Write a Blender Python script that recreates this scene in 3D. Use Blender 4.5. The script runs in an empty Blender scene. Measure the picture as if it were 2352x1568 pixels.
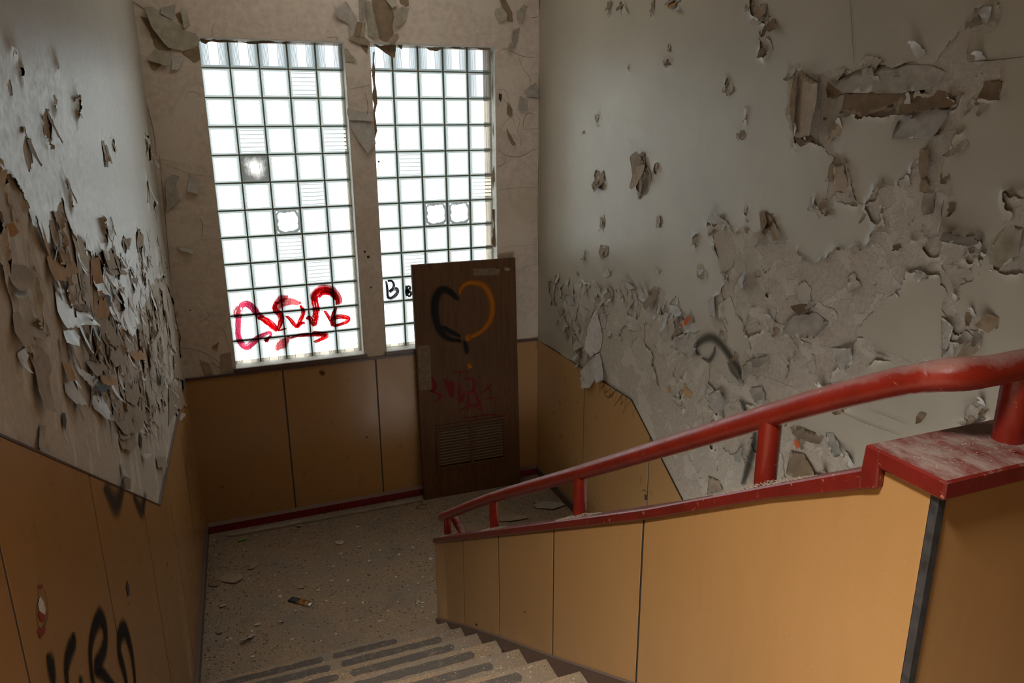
import bpy, bmesh, math, random
import numpy as np
from mathutils import Vector, Matrix

# ------------------------------------------------------------------ camera
F, W, H = 1711.08, 2352.0, 1568.0
CAM = np.array([0.016, -5.9506, 3.1062])
def _rot(y, p, r):
    cy, sy, cp, sp, cr, sr = math.cos(y), math.sin(y), math.cos(p), math.sin(p), math.cos(r), math.sin(r)
    return (np.array([[cy, -sy, 0], [sy, cy, 0], [0, 0, 1]]) @ np.array([[1, 0, 0], [0, cp, -sp], [0, sp, cp]])
            @ np.array([[cr, 0, sr], [0, 1, 0], [-sr, 0, cr]]))
R = _rot(-0.370684, -0.280990, 0.006867)
S = bpy.context.scene
COL = S.collection
cd = bpy.data.cameras.new('camera')
co = bpy.data.objects.new('camera', cd); COL.objects.link(co)
cd.sensor_width = 36.0; cd.lens = 36.0 * F / W; cd.clip_start = 0.05; cd.clip_end = 200
mw = Matrix.Identity(4)
for i in range(3):
    mw[i][0] = R[i, 0]; mw[i][1] = R[i, 2]; mw[i][2] = -R[i, 1]; mw[i][3] = CAM[i]
co.matrix_world = mw
S.camera = co

# ------------------------------------------------------------------ light
S.view_settings.view_transform = 'Standard'; S.view_settings.look = 'None'
S.view_settings.gamma = 1.0; S.view_settings.use_curve_mapping = False
S.view_settings.exposure = 0.22
wd = bpy.data.worlds.new('overcast_sky'); S.world = wd; wd.use_nodes = True
bg = wd.node_tree.nodes['Background']
bg.inputs[0].default_value = (0.93, 0.97, 1.0, 1); bg.inputs[1].default_value = 3.55
def area(name, loc, rot, sx, sy, power, color, portal=False):
    l = bpy.data.lights.new(name, 'AREA'); l.shape = 'RECTANGLE'; l.size = sx; l.size_y = sy
    l.energy = power; l.color = color
    o = bpy.data.objects.new(name, l); COL.objects.link(o); o.location = loc; o.rotation_euler = rot
    if portal: l.cycles.is_portal = True
    return o
PI = math.pi
# sky light is sampled through the two glass block openings
area('window_portal', (0.5, 0.16, 2.52), (-PI / 2, 0, 0), 1.0, 2.4, 1, (1, 1, 1), True)
area('window_portal', (1.671, 0.16, 2.52), (-PI / 2, 0, 0), 1.0, 2.4, 1, (1, 1, 1), True)
# unseen light assumed above the upper landing, added to brighten the low wall
added_light = area('assumed_landing_light', (-0.66, -5.62, 4.62), (0, 0, 0), 0.4, 0.4, 98, (1.0, 0.93, 0.84))
added_light.data.spread = math.radians(100)
# unseen fill light added overhead to lift the back wall and floor
area('stairwell_fill', (1.0, -1.15, 4.66), (0, 0, 0), 1.8, 1.2, 10, (1.0, 0.98, 0.94))
cy = S.cycles
cy.max_bounces = 10; cy.diffuse_bounces = 5; cy.glossy_bounces = 4; cy.transparent_max_bounces = 16
cy.caustics_reflective = False; cy.use_denoising = True; cy.sample_clamp_indirect = 6.0

# ------------------------------------------------------------------ dimensions (metres, landing floor z = 0)
XL, XR, YB, ZW = -0.3612, 2.5389, -0.10, 1.2864
KL = 0.027                      # the left wall runs slightly out of square
XW = 1.0681                     # stair face of the low wall between the flights
CEIL, TOPZ = 4.7, 1.75
def xleft(y): return XL + KL * (y - YB)
def ray(x, y): return R @ np.array([(x - W / 2) / F, 1.0, -(y - H / 2) / F])
def at(axis, val, x, y):
    d = ray(x, y); return CAM + (val - CAM[axis]) / d[axis] * d
def at_left(x, y):              # point of the left wall seen at a pixel
    d = ray(x, y); t = (XL + KL * (CAM[1] - YB) - CAM[0]) / (d[0] - KL * d[1]); return CAM + t * d
def uvR(x, y): p = at(0, XR, x, y); return (p[1], p[2])
def uvL(x, y): p = at_left(x, y); return (p[1], p[2])
def uvB(x, y): p = at(1, YB, x, y); return (p[0], p[2])

# ------------------------------------------------------------------ materials
def new_mat(name):
    m = bpy.data.materials.new(name); m.use_nodes = True
    nt = m.node_tree; b = nt.nodes['Principled BSDF']
    return m, nt, b
def N(nt, t, **kw):
    n = nt.nodes.new(t)
    for k, v in kw.items():
        if k in n.inputs: n.inputs[k].default_value = v
        else: setattr(n, k, v)
    return n
def ramp(nt, src, stops):
    r = nt.nodes.new('ShaderNodeValToRGB'); nt.links.new(src, r.inputs[0])
    e = r.color_ramp.elements
    while len(e) > len(stops): e.remove(e[-1])
    while len(e) < len(stops): e.new(0.5)
    for el, (p, c) in zip(e, stops):
        el.position = p; el.color = (c, c, c, 1) if not hasattr(c, '__len__') else (*c[:3], 1)
    return r.outputs[0]
def noise(nt, co_, scale, detail=4, rough=0.55, dist=0.0):
    n = N(nt, 'ShaderNodeTexNoise', Scale=scale, Detail=detail, Roughness=rough, Distortion=dist)
    nt.links.new(co_, n.inputs['Vector']); return n.outputs['Fac']
def coords(nt, kind='Object', scale=(1, 1, 1)):
    t = nt.nodes.new('ShaderNodeTexCoord')
    if scale == (1, 1, 1): return t.outputs[kind]
    m = N(nt, 'ShaderNodeMapping'); m.inputs['Scale'].default_value = scale
    nt.links.new(t.outputs[kind], m.inputs[0]); return m.outputs[0]
def mix(nt, fac, a, b):
    m = nt.nodes.new('ShaderNodeMix'); m.data_type = 'RGBA'
    for s, v in ((m.inputs[0], fac), (m.inputs[6], a), (m.inputs[7], b)):
        if hasattr(v, 'links'): nt.links.new(v, s)
        elif hasattr(v, '__len__'): s.default_value = (*v[:3], 1)
        else: s.default_value = v
    return m.outputs[2]
def bump(nt, b, h, strength=0.3, dist=0.01):
    n = N(nt, 'ShaderNodeBump', Strength=strength, Distance=dist); nt.links.new(h, n.inputs['Height'])
    nt.links.new(n.outputs[0], b.inputs['Normal'])
def geo(nt): 
    return nt.nodes.new('ShaderNodeNewGeometry')
def lay(nt, b, c):
    nt.links.new(c, b.inputs['Base Color'])

def simple(name, col, rough=0.5, var=0.15, scale=12, bstr=0.15, spec=0.5, dust=None, metal=0.0, stretch=(1, 1, 1)):
    m, nt, b = new_mat(name); c = coords(nt, 'Object', stretch)
    f = noise(nt, c, scale, 6, 0.6)
    d = tuple(x * (1 - var) for x in col); l = tuple(min(1, x * (1 + var)) for x in col)
    out = ramp(nt, f, [(0.3, d), (0.7, l)])
    b.inputs['Roughness'].default_value = rough; b.inputs['Specular IOR Level'].default_value = spec
    b.inputs['Metallic'].default_value = metal
    if dust is not None:      # settled dust on surfaces that face up
        g = geo(nt); sx = nt.nodes.new('ShaderNodeSeparateXYZ'); nt.links.new(g.outputs['Normal'], sx.inputs[0])
        f2 = noise(nt, coords(nt), 30, 5, 0.65)
        a = N(nt, 'ShaderNodeMath', operation='MULTIPLY_ADD'); nt.links.new(f2, a.inputs[0]); a.inputs[1].default_value = 0.9
        nt.links.new(sx.outputs[2], a.inputs[2])
        k = ramp(nt, a.outputs[0], [(0.62, 0.0), (1.0, dust[3])])
        a.use_clamp = False
        out = mix(nt, k, out, dust[:3])
        rr = ramp(nt, k, [(0, rough), (0.7, 0.9)]); nt.links.new(rr, b.inputs['Roughness'])
    lay(nt, b, out)
    if bstr: bump(nt, b, f, bstr, 0.004)
    return m

def paint_mat(name, col, rough, back=(0.33, 0.24, 0.15)):
    """glossy oil paint; the back of a lifted sheet shows brown lining"""
    m, nt, b = new_mat(name); c = coords(nt)
    f = noise(nt, c, 2.2, 5, 0.55); f2 = noise(nt, c, 40, 4, 0.6)
    a = ramp(nt, f, [(0.3, tuple(x * 0.9 for x in col)), (0.7, tuple(x * 1.06 for x in col))])
    g = geo(nt)
    fb = ramp(nt, noise(nt, c, 14, 5, 0.6), [(0.35, tuple(x * 0.65 for x in back)), (0.65, tuple(x * 1.25 for x in back))])
    lay(nt, b, mix(nt, g.outputs['Backfacing'], a, fb))
    rr = ramp(nt, f2, [(0.3, rough - 0.06), (0.7, rough + 0.08)])
    mr = mix(nt, g.outputs['Backfacing'], rr, (0.9, 0.9, 0.9)); nt.links.new(mr, b.inputs['Roughness'])
    ad = N(nt, 'ShaderNodeMath', operation='MULTIPLY_ADD'); nt.links.new(f, ad.inputs[0]); ad.inputs[1].default_value = 3.0; nt.links.new(f2, ad.inputs[2])
    bump(nt, b, ad.outputs[0], 0.12, 0.006)
    return m

def plaster_mat(name, col, light, stain, scale=5.0, stretch=(1, 1, 1)):
    m, nt, b = new_mat(name); c = coords(nt, 'Object', stretch)
    f = noise(nt, c, scale, 8, 0.62, 0.4); f2 = noise(nt, c, scale * 0.45, 6, 0.6, 0.2); f3 = noise(nt, c, scale * 9, 5, 0.65)
    a = ramp(nt, f3, [(0.3, tuple(x * 0.82 for x in col)), (0.7, tuple(x * 1.1 for x in col))])
    a = mix(nt, ramp(nt, f, [(0.53, 0.0), (0.57, 0.85)]), a, light)
    a = mix(nt, ramp(nt, f2, [(0.58, 0.0), (0.66, 0.7)]), a, stain)
    lay(nt, b, a); b.inputs['Roughness'].default_value = 0.85
    ad = N(nt, 'ShaderNodeMath', operation='MULTIPLY_ADD'); nt.links.new(ramp(nt, f, [(0.53, 0.0), (0.57, 1.0)]), ad.inputs[0]); ad.inputs[1].default_value = 0.6
    nt.links.new(f3, ad.inputs[2]); bump(nt, b, ad.outputs[0], 0.5, 0.006)
    return m

M = {}
M['paint_r'] = paint_mat('grey_beige_gloss_paint', (0.395, 0.345, 0.262), 0.36)
M['paint_l'] = paint_mat('grey_gloss_paint', (0.385, 0.35, 0.285), 0.40, (0.36, 0.25, 0.15))
M['paint_l'].node_tree.nodes['Principled BSDF'].inputs['Specular IOR Level'].default_value = 0.45
M['plaster_r'] = plaster_mat('bare_plaster', (0.385, 0.32, 0.243), (0.45, 0.385, 0.30), (0.33, 0.26, 0.18))
M['plaster_l'] = plaster_mat('streaked_bare_plaster', (0.52, 0.44, 0.35), (0.62, 0.55, 0.455), (0.44, 0.34, 0.24), 6, (1, 1.6, 0.7))
M['wall_b'] = plaster_mat('limewashed_plaster', (0.61, 0.50, 0.395), (0.64, 0.535, 0.43), (0.54, 0.425, 0.31), 2.5)
M['ceiling'] = simple('ceiling_paint', (0.33, 0.30, 0.24), 0.8)
def laminate():
    m, nt, b = new_mat('ochre_laminate'); c = coords(nt)
    f = noise(nt, c, 1.3, 4, 0.5); f2 = noise(nt, coords(nt, 'Object', (1, 1, 0.15)), 25, 4, 0.6); f3 = noise(nt, c, 160, 2, 0.5)
    a = ramp(nt, f, [(0.3, (0.385, 0.208, 0.076)), (0.7, (0.42, 0.232, 0.088))])
    a = mix(nt, ramp(nt, f2, [(0.45, 0.0), (0.8, 0.25)]), a, (0.31, 0.175, 0.055))
    a = mix(nt, ramp(nt, f3, [(0.66, 0.0), (0.74, 0.35)]), a, (0.50, 0.34, 0.17))
    lay(nt, b, a)
    rr = ramp(nt, noise(nt, c, 6, 5, 0.6), [(0.3, 0.26), (0.7, 0.36)]); nt.links.new(rr, b.inputs['Roughness']); b.inputs['Specular IOR Level'].default_value = 0.458
    bump(nt, b, f, 0.10, 0.02)
    return m
M['lam'] = laminate()
M['joint'] = simple('dark_joint', (0.045, 0.042, 0.038), 0.6)
M['brown'] = simple('dark_brown_trim', (0.085, 0.045, 0.035), 0.35, 0.2, 20, 0.1, 0.5, (0.22, 0.18, 0.14, 0.4))
M['dred'] = simple('dark_red_skirting', (0.17, 0.012, 0.012), 0.35, 0.25, 20, 0.1, 0.5, (0.24, 0.20, 0.16, 0.7))
def red_mat(name, col, dust, lo, hi):
    m, nt, b = new_mat(name); c = coords(nt)
    f = noise(nt, c, 9, 6, 0.6); f2 = noise(nt, c, 55, 5, 0.65, 0.3)
    a = ramp(nt, f, [(0.3, tuple(x * 0.75 for x in col)), (0.7, tuple(x * 1.15 for x in col))])
    a = mix(nt, ramp(nt, f2, [(0.64, 0.0), (0.69, 0.6)]), a, (0.46, 0.22, 0.14))
    g = geo(nt); sx = nt.nodes.new('ShaderNodeSeparateXYZ'); nt.links.new(g.outputs['Normal'], sx.inputs[0])
    ad = N(nt, 'ShaderNodeMath', operation='MULTIPLY_ADD'); nt.links.new(noise(nt, coords(nt, 'Object', (1, .45, 1)), 22, 8, 0.72), ad.inputs[0]); ad.inputs[1].default_value = 1.7
    nt.links.new(sx.outputs[2], ad.inputs[2])
    k = ramp(nt, ad.outputs[0], [(0.0, 0.0), (1.0, 1.0)])
    k2 = N(nt, 'ShaderNodeMapRange'); k2.inputs[1].default_value = lo; k2.inputs[2].default_value = hi; k2.inputs[4].default_value = dust
    nt.links.new(ad.outputs[0], k2.inputs[0])
    a = mix(nt, k2.outputs[0], a, (0.31, 0.255, 0.22)); lay(nt, b, a)
    rr = ramp(nt, k2.outputs[0], [(0, 0.3), (0.6, 0.85)]); nt.links.new(rr, b.inputs['Roughness'])
    bump(nt, b, f2, 0.2, 0.004)
    return m
M['red'] = red_mat('chipped_red_paint', (0.23, 0.017, 0.008), 0.62, 1.25, 1.9)
M['capred'] = red_mat('dusty_red_cap_paint', (0.15, 0.013, 0.009), 0.75, 1.62, 2.05)
M['mortar'] = simple('dark_mortar', (0.20, 0.21, 0.16), 0.8)
M['reveal'] = simple('pale_reveal', (0.52, 0.48, 0.41), 0.8, 0.2, 30, 0.4)
def floor_mat():
    m, nt, b = new_mat('gritty_terrazzo'); c = coords(nt)
    v = N(nt, 'ShaderNodeTexVoronoi', Scale=240.0); nt.links.new(c, v.inputs['Vector'])
    sep = nt.nodes.new('ShaderNodeSeparateColor'); nt.links.new(v.outputs['Color'], sep.inputs[0])
    a = ramp(nt, sep.outputs[0], [(0.0, (0.26, 0.175, 0.10)), (0.35, (0.33, 0.225, 0.13)), (0.7, (0.40, 0.28, 0.17)), (1.0, (0.12, 0.085, 0.06))])
    d = noise(nt, c, 2.6, 7, 0.65, 0.3)
    a = mix(nt, ramp(nt, d, [(0.42, 0.0), (0.62, 0.85)]), a, (0.24, 0.19, 0.14))
    d2 = noise(nt, c, 7, 7, 0.7)
    a = mix(nt, ramp(nt, d2, [(0.6, 0.0), (0.75, 0.6)]), a, (0.36, 0.30, 0.225))
    d3 = noise(nt, c, 4, 6, 0.6, 0.5)
    a = mix(nt, ramp(nt, d3, [(0.60, 0.0), (0.75, 0.55)]), a, (0.12, 0.095, 0.07))
    lay(nt, b, a); b.inputs['Roughness'].default_value = 0.8
    bump(nt, b, noise(nt, c, 45, 6, 0.7), 0.6, 0.008)
    return m
M['floor'] = floor_mat()
M['grip'] = None
def grip_mat():
    m, nt, b = new_mat('worn_dark_grip'); c = coords(nt)
    f = noise(nt, c, 26, 7, .7); f2 = noise(nt, c, 190, 3, .6)
    a = mix(nt, ramp(nt, f2, [(.35, 0.0), (.65, 1.0)]), (.075, .062, .052), (.13, .105, .082))
    a = mix(nt, ramp(nt, f, [(.52, 0.0), (.68, .75)]), a, (.24, .175, .115)); lay(nt, b, a); b.inputs['Roughness'].default_value = .85
    bump(nt, b, f2, .4, .004); return m
M['grip'] = grip_mat()
def wood_mat():
    m, nt, b = new_mat('brown_veneer'); c = coords(nt, 'Object', (1, 1, 0.06))
    f = noise(nt, c, 45, 7, 0.65, 0.6); c2 = coords(nt)
    a = ramp(nt, f, [(0.25, (0.05, 0.018, 0.005)), (0.5, (0.10, 0.040, 0.012)), (0.75, (0.132, 0.056, 0.019))])
    g2 = noise(nt, c2, 2.0, 5, 0.6)
    a = mix(nt, ramp(nt, g2, [(0.4, 0.0), (0.7, 0.4)]), a, (0.075, 0.045, 0.022))
    d = noise(nt, c2, 60, 6, 0.7)
    a = mix(nt, ramp(nt, d, [(0.66, 0.0), (0.76, 0.35)]), a, (0.18, 0.13, 0.085))
    lay(nt, b, a); b.inputs['Roughness'].default_value = 0.6; b.inputs['Specular IOR Level'].default_value = 0.25; bump(nt, b, f, 0.15, 0.003)
    return m
M['wood'] = wood_mat()
def glass_mat(name, tint, dirt=0.0, edge=(0.016, 0.022, 0.017), hpat=False):
    m, nt, b = new_mat(name); nt.nodes.remove(b)
    out = nt.nodes['Material Output']
    colr = mix(nt, 1.0, tint, tint)
    if dirt:
        c = coords(nt)
        r2 = N(nt, 'ShaderNodeVectorMath', operation='LENGTH'); nt.links.new(c, r2.inputs[0])
        ad = N(nt, 'ShaderNodeMath', operation='MULTIPLY_ADD'); nt.links.new(r2.outputs['Value'], ad.inputs[0]); ad.inputs[1].default_value = 5.0
        nt.links.new(noise(nt, c, 14, 6, 0.65), ad.inputs[2])
        colr = mix(nt, ramp(nt, ad.outputs[0], [(0.62, 0.25 * dirt), (0.98, dirt)]), colr, (0.05, 0.045, 0.04))
    tr = nt.nodes.new('ShaderNodeBsdfTransparent'); nt.links.new(colr, tr.inputs[0])
    gl = N(nt, 'ShaderNodeBsdfGlossy', Roughness=0.08); gl.inputs[0].default_value = (0.9, 0.9, 0.9, 1)
    mx = N(nt, 'ShaderNodeMixShader'); mx.inputs[0].default_value = 0.04
    nt.links.new(tr.outputs[0], mx.inputs[1]); nt.links.new(gl.outputs[0], mx.inputs[2])
    nt.links.new(mx.outputs[0], out.inputs[0])
    return m
M['glass'] = glass_mat('clear_block_glass', (0.93, 0.955, 0.95))
M['glass_rib'] = glass_mat('block_glass_relief', (0.15, 0.165, 0.155))
M['glass_side'] = glass_mat('block_glass_side', (0.03, 0.04, 0.032))
M['glass_t'] = glass_mat('dusty_block_glass', (0.54, 0.56, 0.57))
M['glass_d'] = glass_mat('grimy_block_glass', (0.88, 0.86, 0.82), 0.75)
M['glass_b'] = glass_mat('cracked_block_glass', (0.95, 0.96, 0.95), 0.55)

# ------------------------------------------------------------------ mesh helpers
def link(o, parent=None):
    COL.objects.link(o)
    if parent is not None:
        o.parent = parent
    return o
def tag(o, label=None, cat=None, group=None, kind=None):
    for k, v in (('label', label), ('category', cat), ('group', group), ('kind', kind)):
        if v: o[k] = v
    return o
def raw(name, verts, faces, mat, parent=None, smooth=False, uv=None, mats=None, mi=None):
    me = bpy.data.meshes.new(name)
    me.from_pydata([tuple(map(float, v)) for v in verts], [], faces)
    for m in (mats or [mat]): me.materials.append(m)
    if mi is not None: me.polygons.foreach_set('material_index', mi)
    if uv is not None:
        ul = me.uv_layers.new(name='UVMap')
        li = np.zeros(len(me.loops), dtype=np.int32); me.loops.foreach_get('vertex_index', li)
        ul.data.foreach_set('uv', np.asarray(uv, dtype=np.float32)[li].ravel())
    if smooth: me.polygons.foreach_set('use_smooth', [True] * len(me.polygons))
    me.validate(); me.update()
    return link(bpy.data.objects.new(name, me), parent)
def from_bm(name, bm, mat, parent=None, smooth=False):
    me = bpy.data.meshes.new(name); bmesh.ops.recalc_face_normals(bm, faces=bm.faces[:]); bm.to_mesh(me); bm.free()
    me.materials.append(mat)
    if smooth: me.polygons.foreach_set('use_smooth', [True] * len(me.polygons))
    return link(bpy.data.objects.new(name, me), parent)
def bm_box(bm, x0, x1, y0, y1, z0, z1):
    v = [bm.verts.new(p) for p in ((x0, y0, z0), (x1, y0, z0), (x1, y1, z0), (x0, y1, z0), (x0, y0, z1), (x1, y0, z1), (x1, y1, z1), (x0, y1, z1))]
    for f in ((3, 2, 1, 0), (4, 5, 6, 7), (0, 1, 5, 4), (1, 2, 6, 5), (2, 3, 7, 6), (3, 0, 4, 7)): bm.faces.new([v[i] for i in f])
def bevel(bm, w, seg=2):
    bmesh.ops.bevel(bm, geom=bm.edges[:], offset=w, segments=seg, affect='EDGES', profile=0.5)
def box(name, x0, x1, y0, y1, z0, z1, mat, parent=None, bev=0.0):
    bm = bmesh.new(); bm_box(bm, x0, x1, y0, y1, z0, z1)
    if bev: bevel(bm, bev)
    return from_bm(name, bm, mat, parent)
def prism(name, poly, f3, d0, d1, mat, parent=None, bev=0.0):
    """extrude a 2D polygon: f3(u, v, d) gives the 3D point"""
    bm = bmesh.new(); n = len(poly)
    a = [bm.verts.new(f3(u, v, d0)) for u, v in poly]; b = [bm.verts.new(f3(u, v, d1)) for u, v in poly]
    bm.faces.new(a); bm.faces.new(b[::-1])
    for i in range(n): bm.faces.new((a[i], b[i], b[(i + 1) % n], a[(i + 1) % n]))
    bmesh.ops.recalc_face_normals(bm, faces=bm.faces[:])
    if bev: bevel(bm, bev, 1)
    return from_bm(name, bm, mat, parent)
def tube(name, pts, rad, mat, parent=None, seg=16, caps=True, wob=0.0, seed=0):
    pts = [Vector(p) for p in pts]; n = len(pts); rng = random.Random(seed)
    rr = rad if hasattr(rad, '__len__') else [rad] * n
    verts, faces = [], []; up = Vector((0, 0, 1)); prev = None
    for i, p in enumerate(pts):
        t = (pts[min(i + 1, n - 1)] - pts[max(i - 1, 0)]).normalized()
        if prev is None:
            a = t.cross(up);
            if a.length < 1e-3: a = t.cross(Vector((1, 0, 0)))
            a.normalize()
        else: a = (prev - t * prev.dot(t)).normalized()
        prev = a; b = t.cross(a)
        for k in range(seg):
            th = 2 * PI * k / seg; r = rr[i] * (1 + wob * rng.uniform(-1, 1))
            verts.append(p + a * (math.cos(th) * r) + b * (math.sin(th) * r))
    for i in range(n - 1):
        for k in range(seg):
            k2 = (k + 1) % seg
            faces.append((i * seg + k, i * seg + k2, (i + 1) * seg + k2, (i + 1) * seg + k))
    if caps:
        faces.append(tuple(range(seg))[::-1]); faces.append(tuple((n - 1) * seg + k for k in range(seg)))
    bm = bmesh.new(); vs = [bm.verts.new(v) for v in verts]
    for f in faces: bm.faces.new([vs[i] for i in f])
    return from_bm(name, bm, mat, parent, True)
def smooth_path(ctrl, n=8):
    P = [np.array(c, float) for c in ctrl]; P = [2 * P[0] - P[1]] + P + [2 * P[-1] - P[-2]]; out = []
    for i in range(1, len(P) - 2):
        for k in range(n):
            t = k / n; a, b, c, d = P[i - 1], P[i], P[i + 1], P[i + 2]
            out.append(0.5 * (2 * b + (c - a) * t + (2 * a - 5 * b + 4 * c - d) * t * t + (3 * b - a - 3 * c + d) * t ** 3))
    out.append(P[-2]); return out
def clip_poly(poly, u0, u1):
    """keep the part of a polygon with u0 <= u <= u1"""
    def half(pl, s, lim):
        out = []
        for i in range(len(pl)):
            a, b = pl[i - 1], pl[i]; ia, ib = s * (a[0] - lim) >= 0, s * (b[0] - lim) >= 0
            if ia != ib:
                t = (lim - a[0]) / (b[0] - a[0]); out.append((lim, a[1] + t * (b[1] - a[1])))
            if ib: out.append(b)
        return out
    return half(half(poly, 1, u0), -1, u1)
fL = lambda u, v, d: (xleft(u) + d, u, v)      # left wall: d metres into the room
fR = lambda u, v, d: (XR - d, u, v)
fB = lambda u, v, d: (u, YB - d, v)
fW = lambda u, v, d: (XW - d, u, v)            # low wall, stair side

# ================================================================== SETTING
# floor of the half landing
prism('floor', [(xleft(-0.1) - .1, 0.0), (XR + .1, 0.0), (XR + .1, -1.80), (1.20, -1.80), (1.07, -1.80), (1.07, -2.12), (xleft(-2.12) - .1, -2.12)],
      lambda u, v, d: (u, v, d), -0.18, 0.0, M['floor'])['kind'] = 'structure'
box('ceiling', -1.8, 2.8, -9.0, 0.2, CEIL, CEIL + .15, M['ceiling'])['kind'] = 'structure'

# back wall with its two openings
bm = bmesh.new(); WT, WBm = 3.705, 1.335
for a in ((-0.7, 0.008, 0, CEIL), (0.998, 1.178, 0, CEIL), (2.166, 2.8, 0, CEIL)): bm_box(bm, a[0], a[1], YB, 0.2, a[2], a[3])
for x0, x1 in ((0.008, 0.998), (1.178, 2.166)):
    bm_box(bm, x0, x1, YB, 0.2, WT, CEIL); bm_box(bm, x0, x1, YB, 0.2, 0, WBm - .03)
wall_back = from_bm('wall_back', bm, M['wall_b']); wall_back['kind'] = 'structure'
wall_left = prism('wall_left', [(YB, 0), (YB, CEIL), (-4.95, CEIL), (-4.95, 0)], fL, -0.15, 0.0, M['plaster_l']); wall_left['kind'] = 'structure'
wall_right = prism('wall_right', [(0.1, -1.9), (0.1, CEIL), (-9, CEIL), (-9, -1.9)], fR, -0.15, 0.0, M['plaster_r']); wall_right['kind'] = 'structure'
# upper landing and what closes the space behind the camera
box('floor_upper', -1.8, XW, -9, -4.84, TOPZ - .2, TOPZ, M['floor'])['kind'] = 'structure'
box('floor_upper', XW, XR, -9, -5.06, TOPZ - .2, TOPZ, M['floor'])['kind'] = 'structure'
box('wall_rear', -1.8, 2.7, -9.15, -9, -2, CEIL, M['ceiling'])['kind'] = 'structure'
box('wall_corridor', -1.95, -1.8, -9, -4.6, TOPZ, CEIL, M['ceiling'])['kind'] = 'structure'
box('wall_corridor_end', -1.8, xleft(-4.95) - .15, -4.95, -4.8, TOPZ, CEIL, M['ceiling'])['kind'] = 'structure'
prism('wall_left_rear', [(-6.6, TOPZ), (-6.6, CEIL), (-9, CEIL), (-9, TOPZ)], fL, -0.15, 0.0, M['paint_l'])['kind'] = 'structure'
box('floor_lower', XW, XR + .1, -5.2, -4.4, -1.95, -1.75, M['floor'])['kind'] = 'structure'

# ------------------------------------------------------------------ wainscot panels
def panels(parent, poly, joints, f3, dep=0.012, gap=0.011):
    js = sorted(joints)
    for a, b in zip(js[:-1], js[1:]):
        pl = clip_poly(poly, a + gap / 2, b - gap / 2)
        if len(pl) >= 3: prism('panel', pl, f3, 0.003, dep, M['lam'], parent, 0.0015)
SL = 0.592
topL = [(YB, 1.2825), (-2.2415, 1.3214), (-4.18, 2.470), (-4.95, 2.926)]
polyL = topL + [(-4.95, 1.6), (-2.12, 0.0), (YB, 0.0)]
prism('joint_backing', polyL, fL, 0.0, 0.0108, M['joint'], wall_left)
panels(wall_left, polyL, [-4.95, -4.345, -3.535, -2.70, -1.875, -0.965, YB], fL)
topR = [(YB, 1.2864), (-1.745, 1.2864), (-4.6, -0.60)]
polyR = topR + [(-4.6, -1.8), (-1.9, -0.2), (YB, 0.0)]
prism('joint_backing', polyR, fR, 0.0, 0.0108, M['joint'], wall_right)
panels(wall_right, polyR, [-4.6, -3.9, -2.97, -2.01, -1.04, YB], fR)
polyB = [(XL, 0.0), (XL, 1.284), (XR, 1.286), (XR, 0.0)]
prism('joint_backing', polyB, fB, 0.0, 0.0108, M['joint'], wall_back)
panels(wall_back, polyB, [XL, 0.350, 1.0845, 1.81, XR], fB)
# thin dark capping strips
prism('trim_back', [(XL, 1.281), (XL, 1.300), (XR, 1.300), (XR, 1.281)], fB, 0.0, 0.020, M['brown'])['kind'] = 'structure'
prism('trim_left', topL + [(u, v + .007) for u, v in topL[::-1]], fL, 0.0, 0.0135, M['brown'])['kind'] = 'structure'
# skirtings
b = prism('baseboard_back', [(-0.012, 0), (-0.012, 0.078), (-0.046, 0.062), (-0.050, 0.0)], lambda u, v, d: (d, YB + u, v), XL, XR, M['dred']); b['kind'] = 'structure'
skL = [(YB, 0), (YB, .075), (-2.02, .075), (-2.12, .17), (-4.95, 1.83), (-4.95, 1.70), (-2.12, 0.0)]
prism('baseboard_left', skL, fL, 0.0, 0.034, M['brown'], None, .003)['kind'] = 'structure'
skR = [(YB, 0), (YB, .075), (-1.72, .075), (-4.6, -1.60), (-4.6, -1.72), (-1.9, -.15)]
prism('baseboard_right', skR, fR, 0.0, 0.032, M['brown'], None, .003)['kind'] = 'structure'

# ------------------------------------------------------------------ stairs
RUN, RISE, Y1 = 0.300, 0.1735, -2.13
stairs = bpy.data.objects.new('stairs', None); link(stairs); stairs['kind'] = 'structure'
for k in range(9):
    yn = Y1 - RUN * k; zt = RISE * (k + 1)
    x0 = xleft(yn) - .02; x1 = XW + .01
    # profile with rounded, slightly overhanging nosing
    pr = [(yn - RUN - .05, zt), (yn - .006, zt), (yn, zt - .004), (yn + .004, zt - .014), (yn - .018, zt - .045), (yn - .022, zt - RISE - .002), (yn - RUN - .05, zt - RISE - .05)]
    st = prism('step', pr, lambda u, v, d: (d, u, v), x0, x1, M['floor'], stairs)
stairs_d = bpy.data.objects.new('stairs_down', None); link(stairs_d); stairs_d['kind'] = 'structure'
for k in range(9):
    yn = -1.80 - RUN * k; zt = -RISE * (k + 1)
    prism('step', [(yn, zt), (yn - RUN - .02, zt), (yn - RUN - .02, zt - .2), (yn, zt - .2)], lambda u, v, d: (d, u, v), XW + .12, XR, M['floor'], stairs_d)
def grip(k, xa, xb):
    yn = Y1 - RUN * k; zt = RISE * (k + 1); pts = []
    for i in range(13):
        t = i / 12; pts.append((xa + (xb - xa) * t, yn - .035 + random.uniform(-.004, .004)))
    for i in range(13):
        t = 1 - i / 12; pts.append((xa + (xb - xa) * t, yn - .085 + random.uniform(-.005, .005)))
    pts = [(pts[0][0] - .012, yn - .06)] + pts[:13] + [(pts[12][0] + .012, yn - .06)] + pts[13:]
    prism('grip_strip', pts, lambda u, v, d: (u, v, d), zt - .002, zt + .0012, M['grip'], stairs)
random.seed(3)
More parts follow.
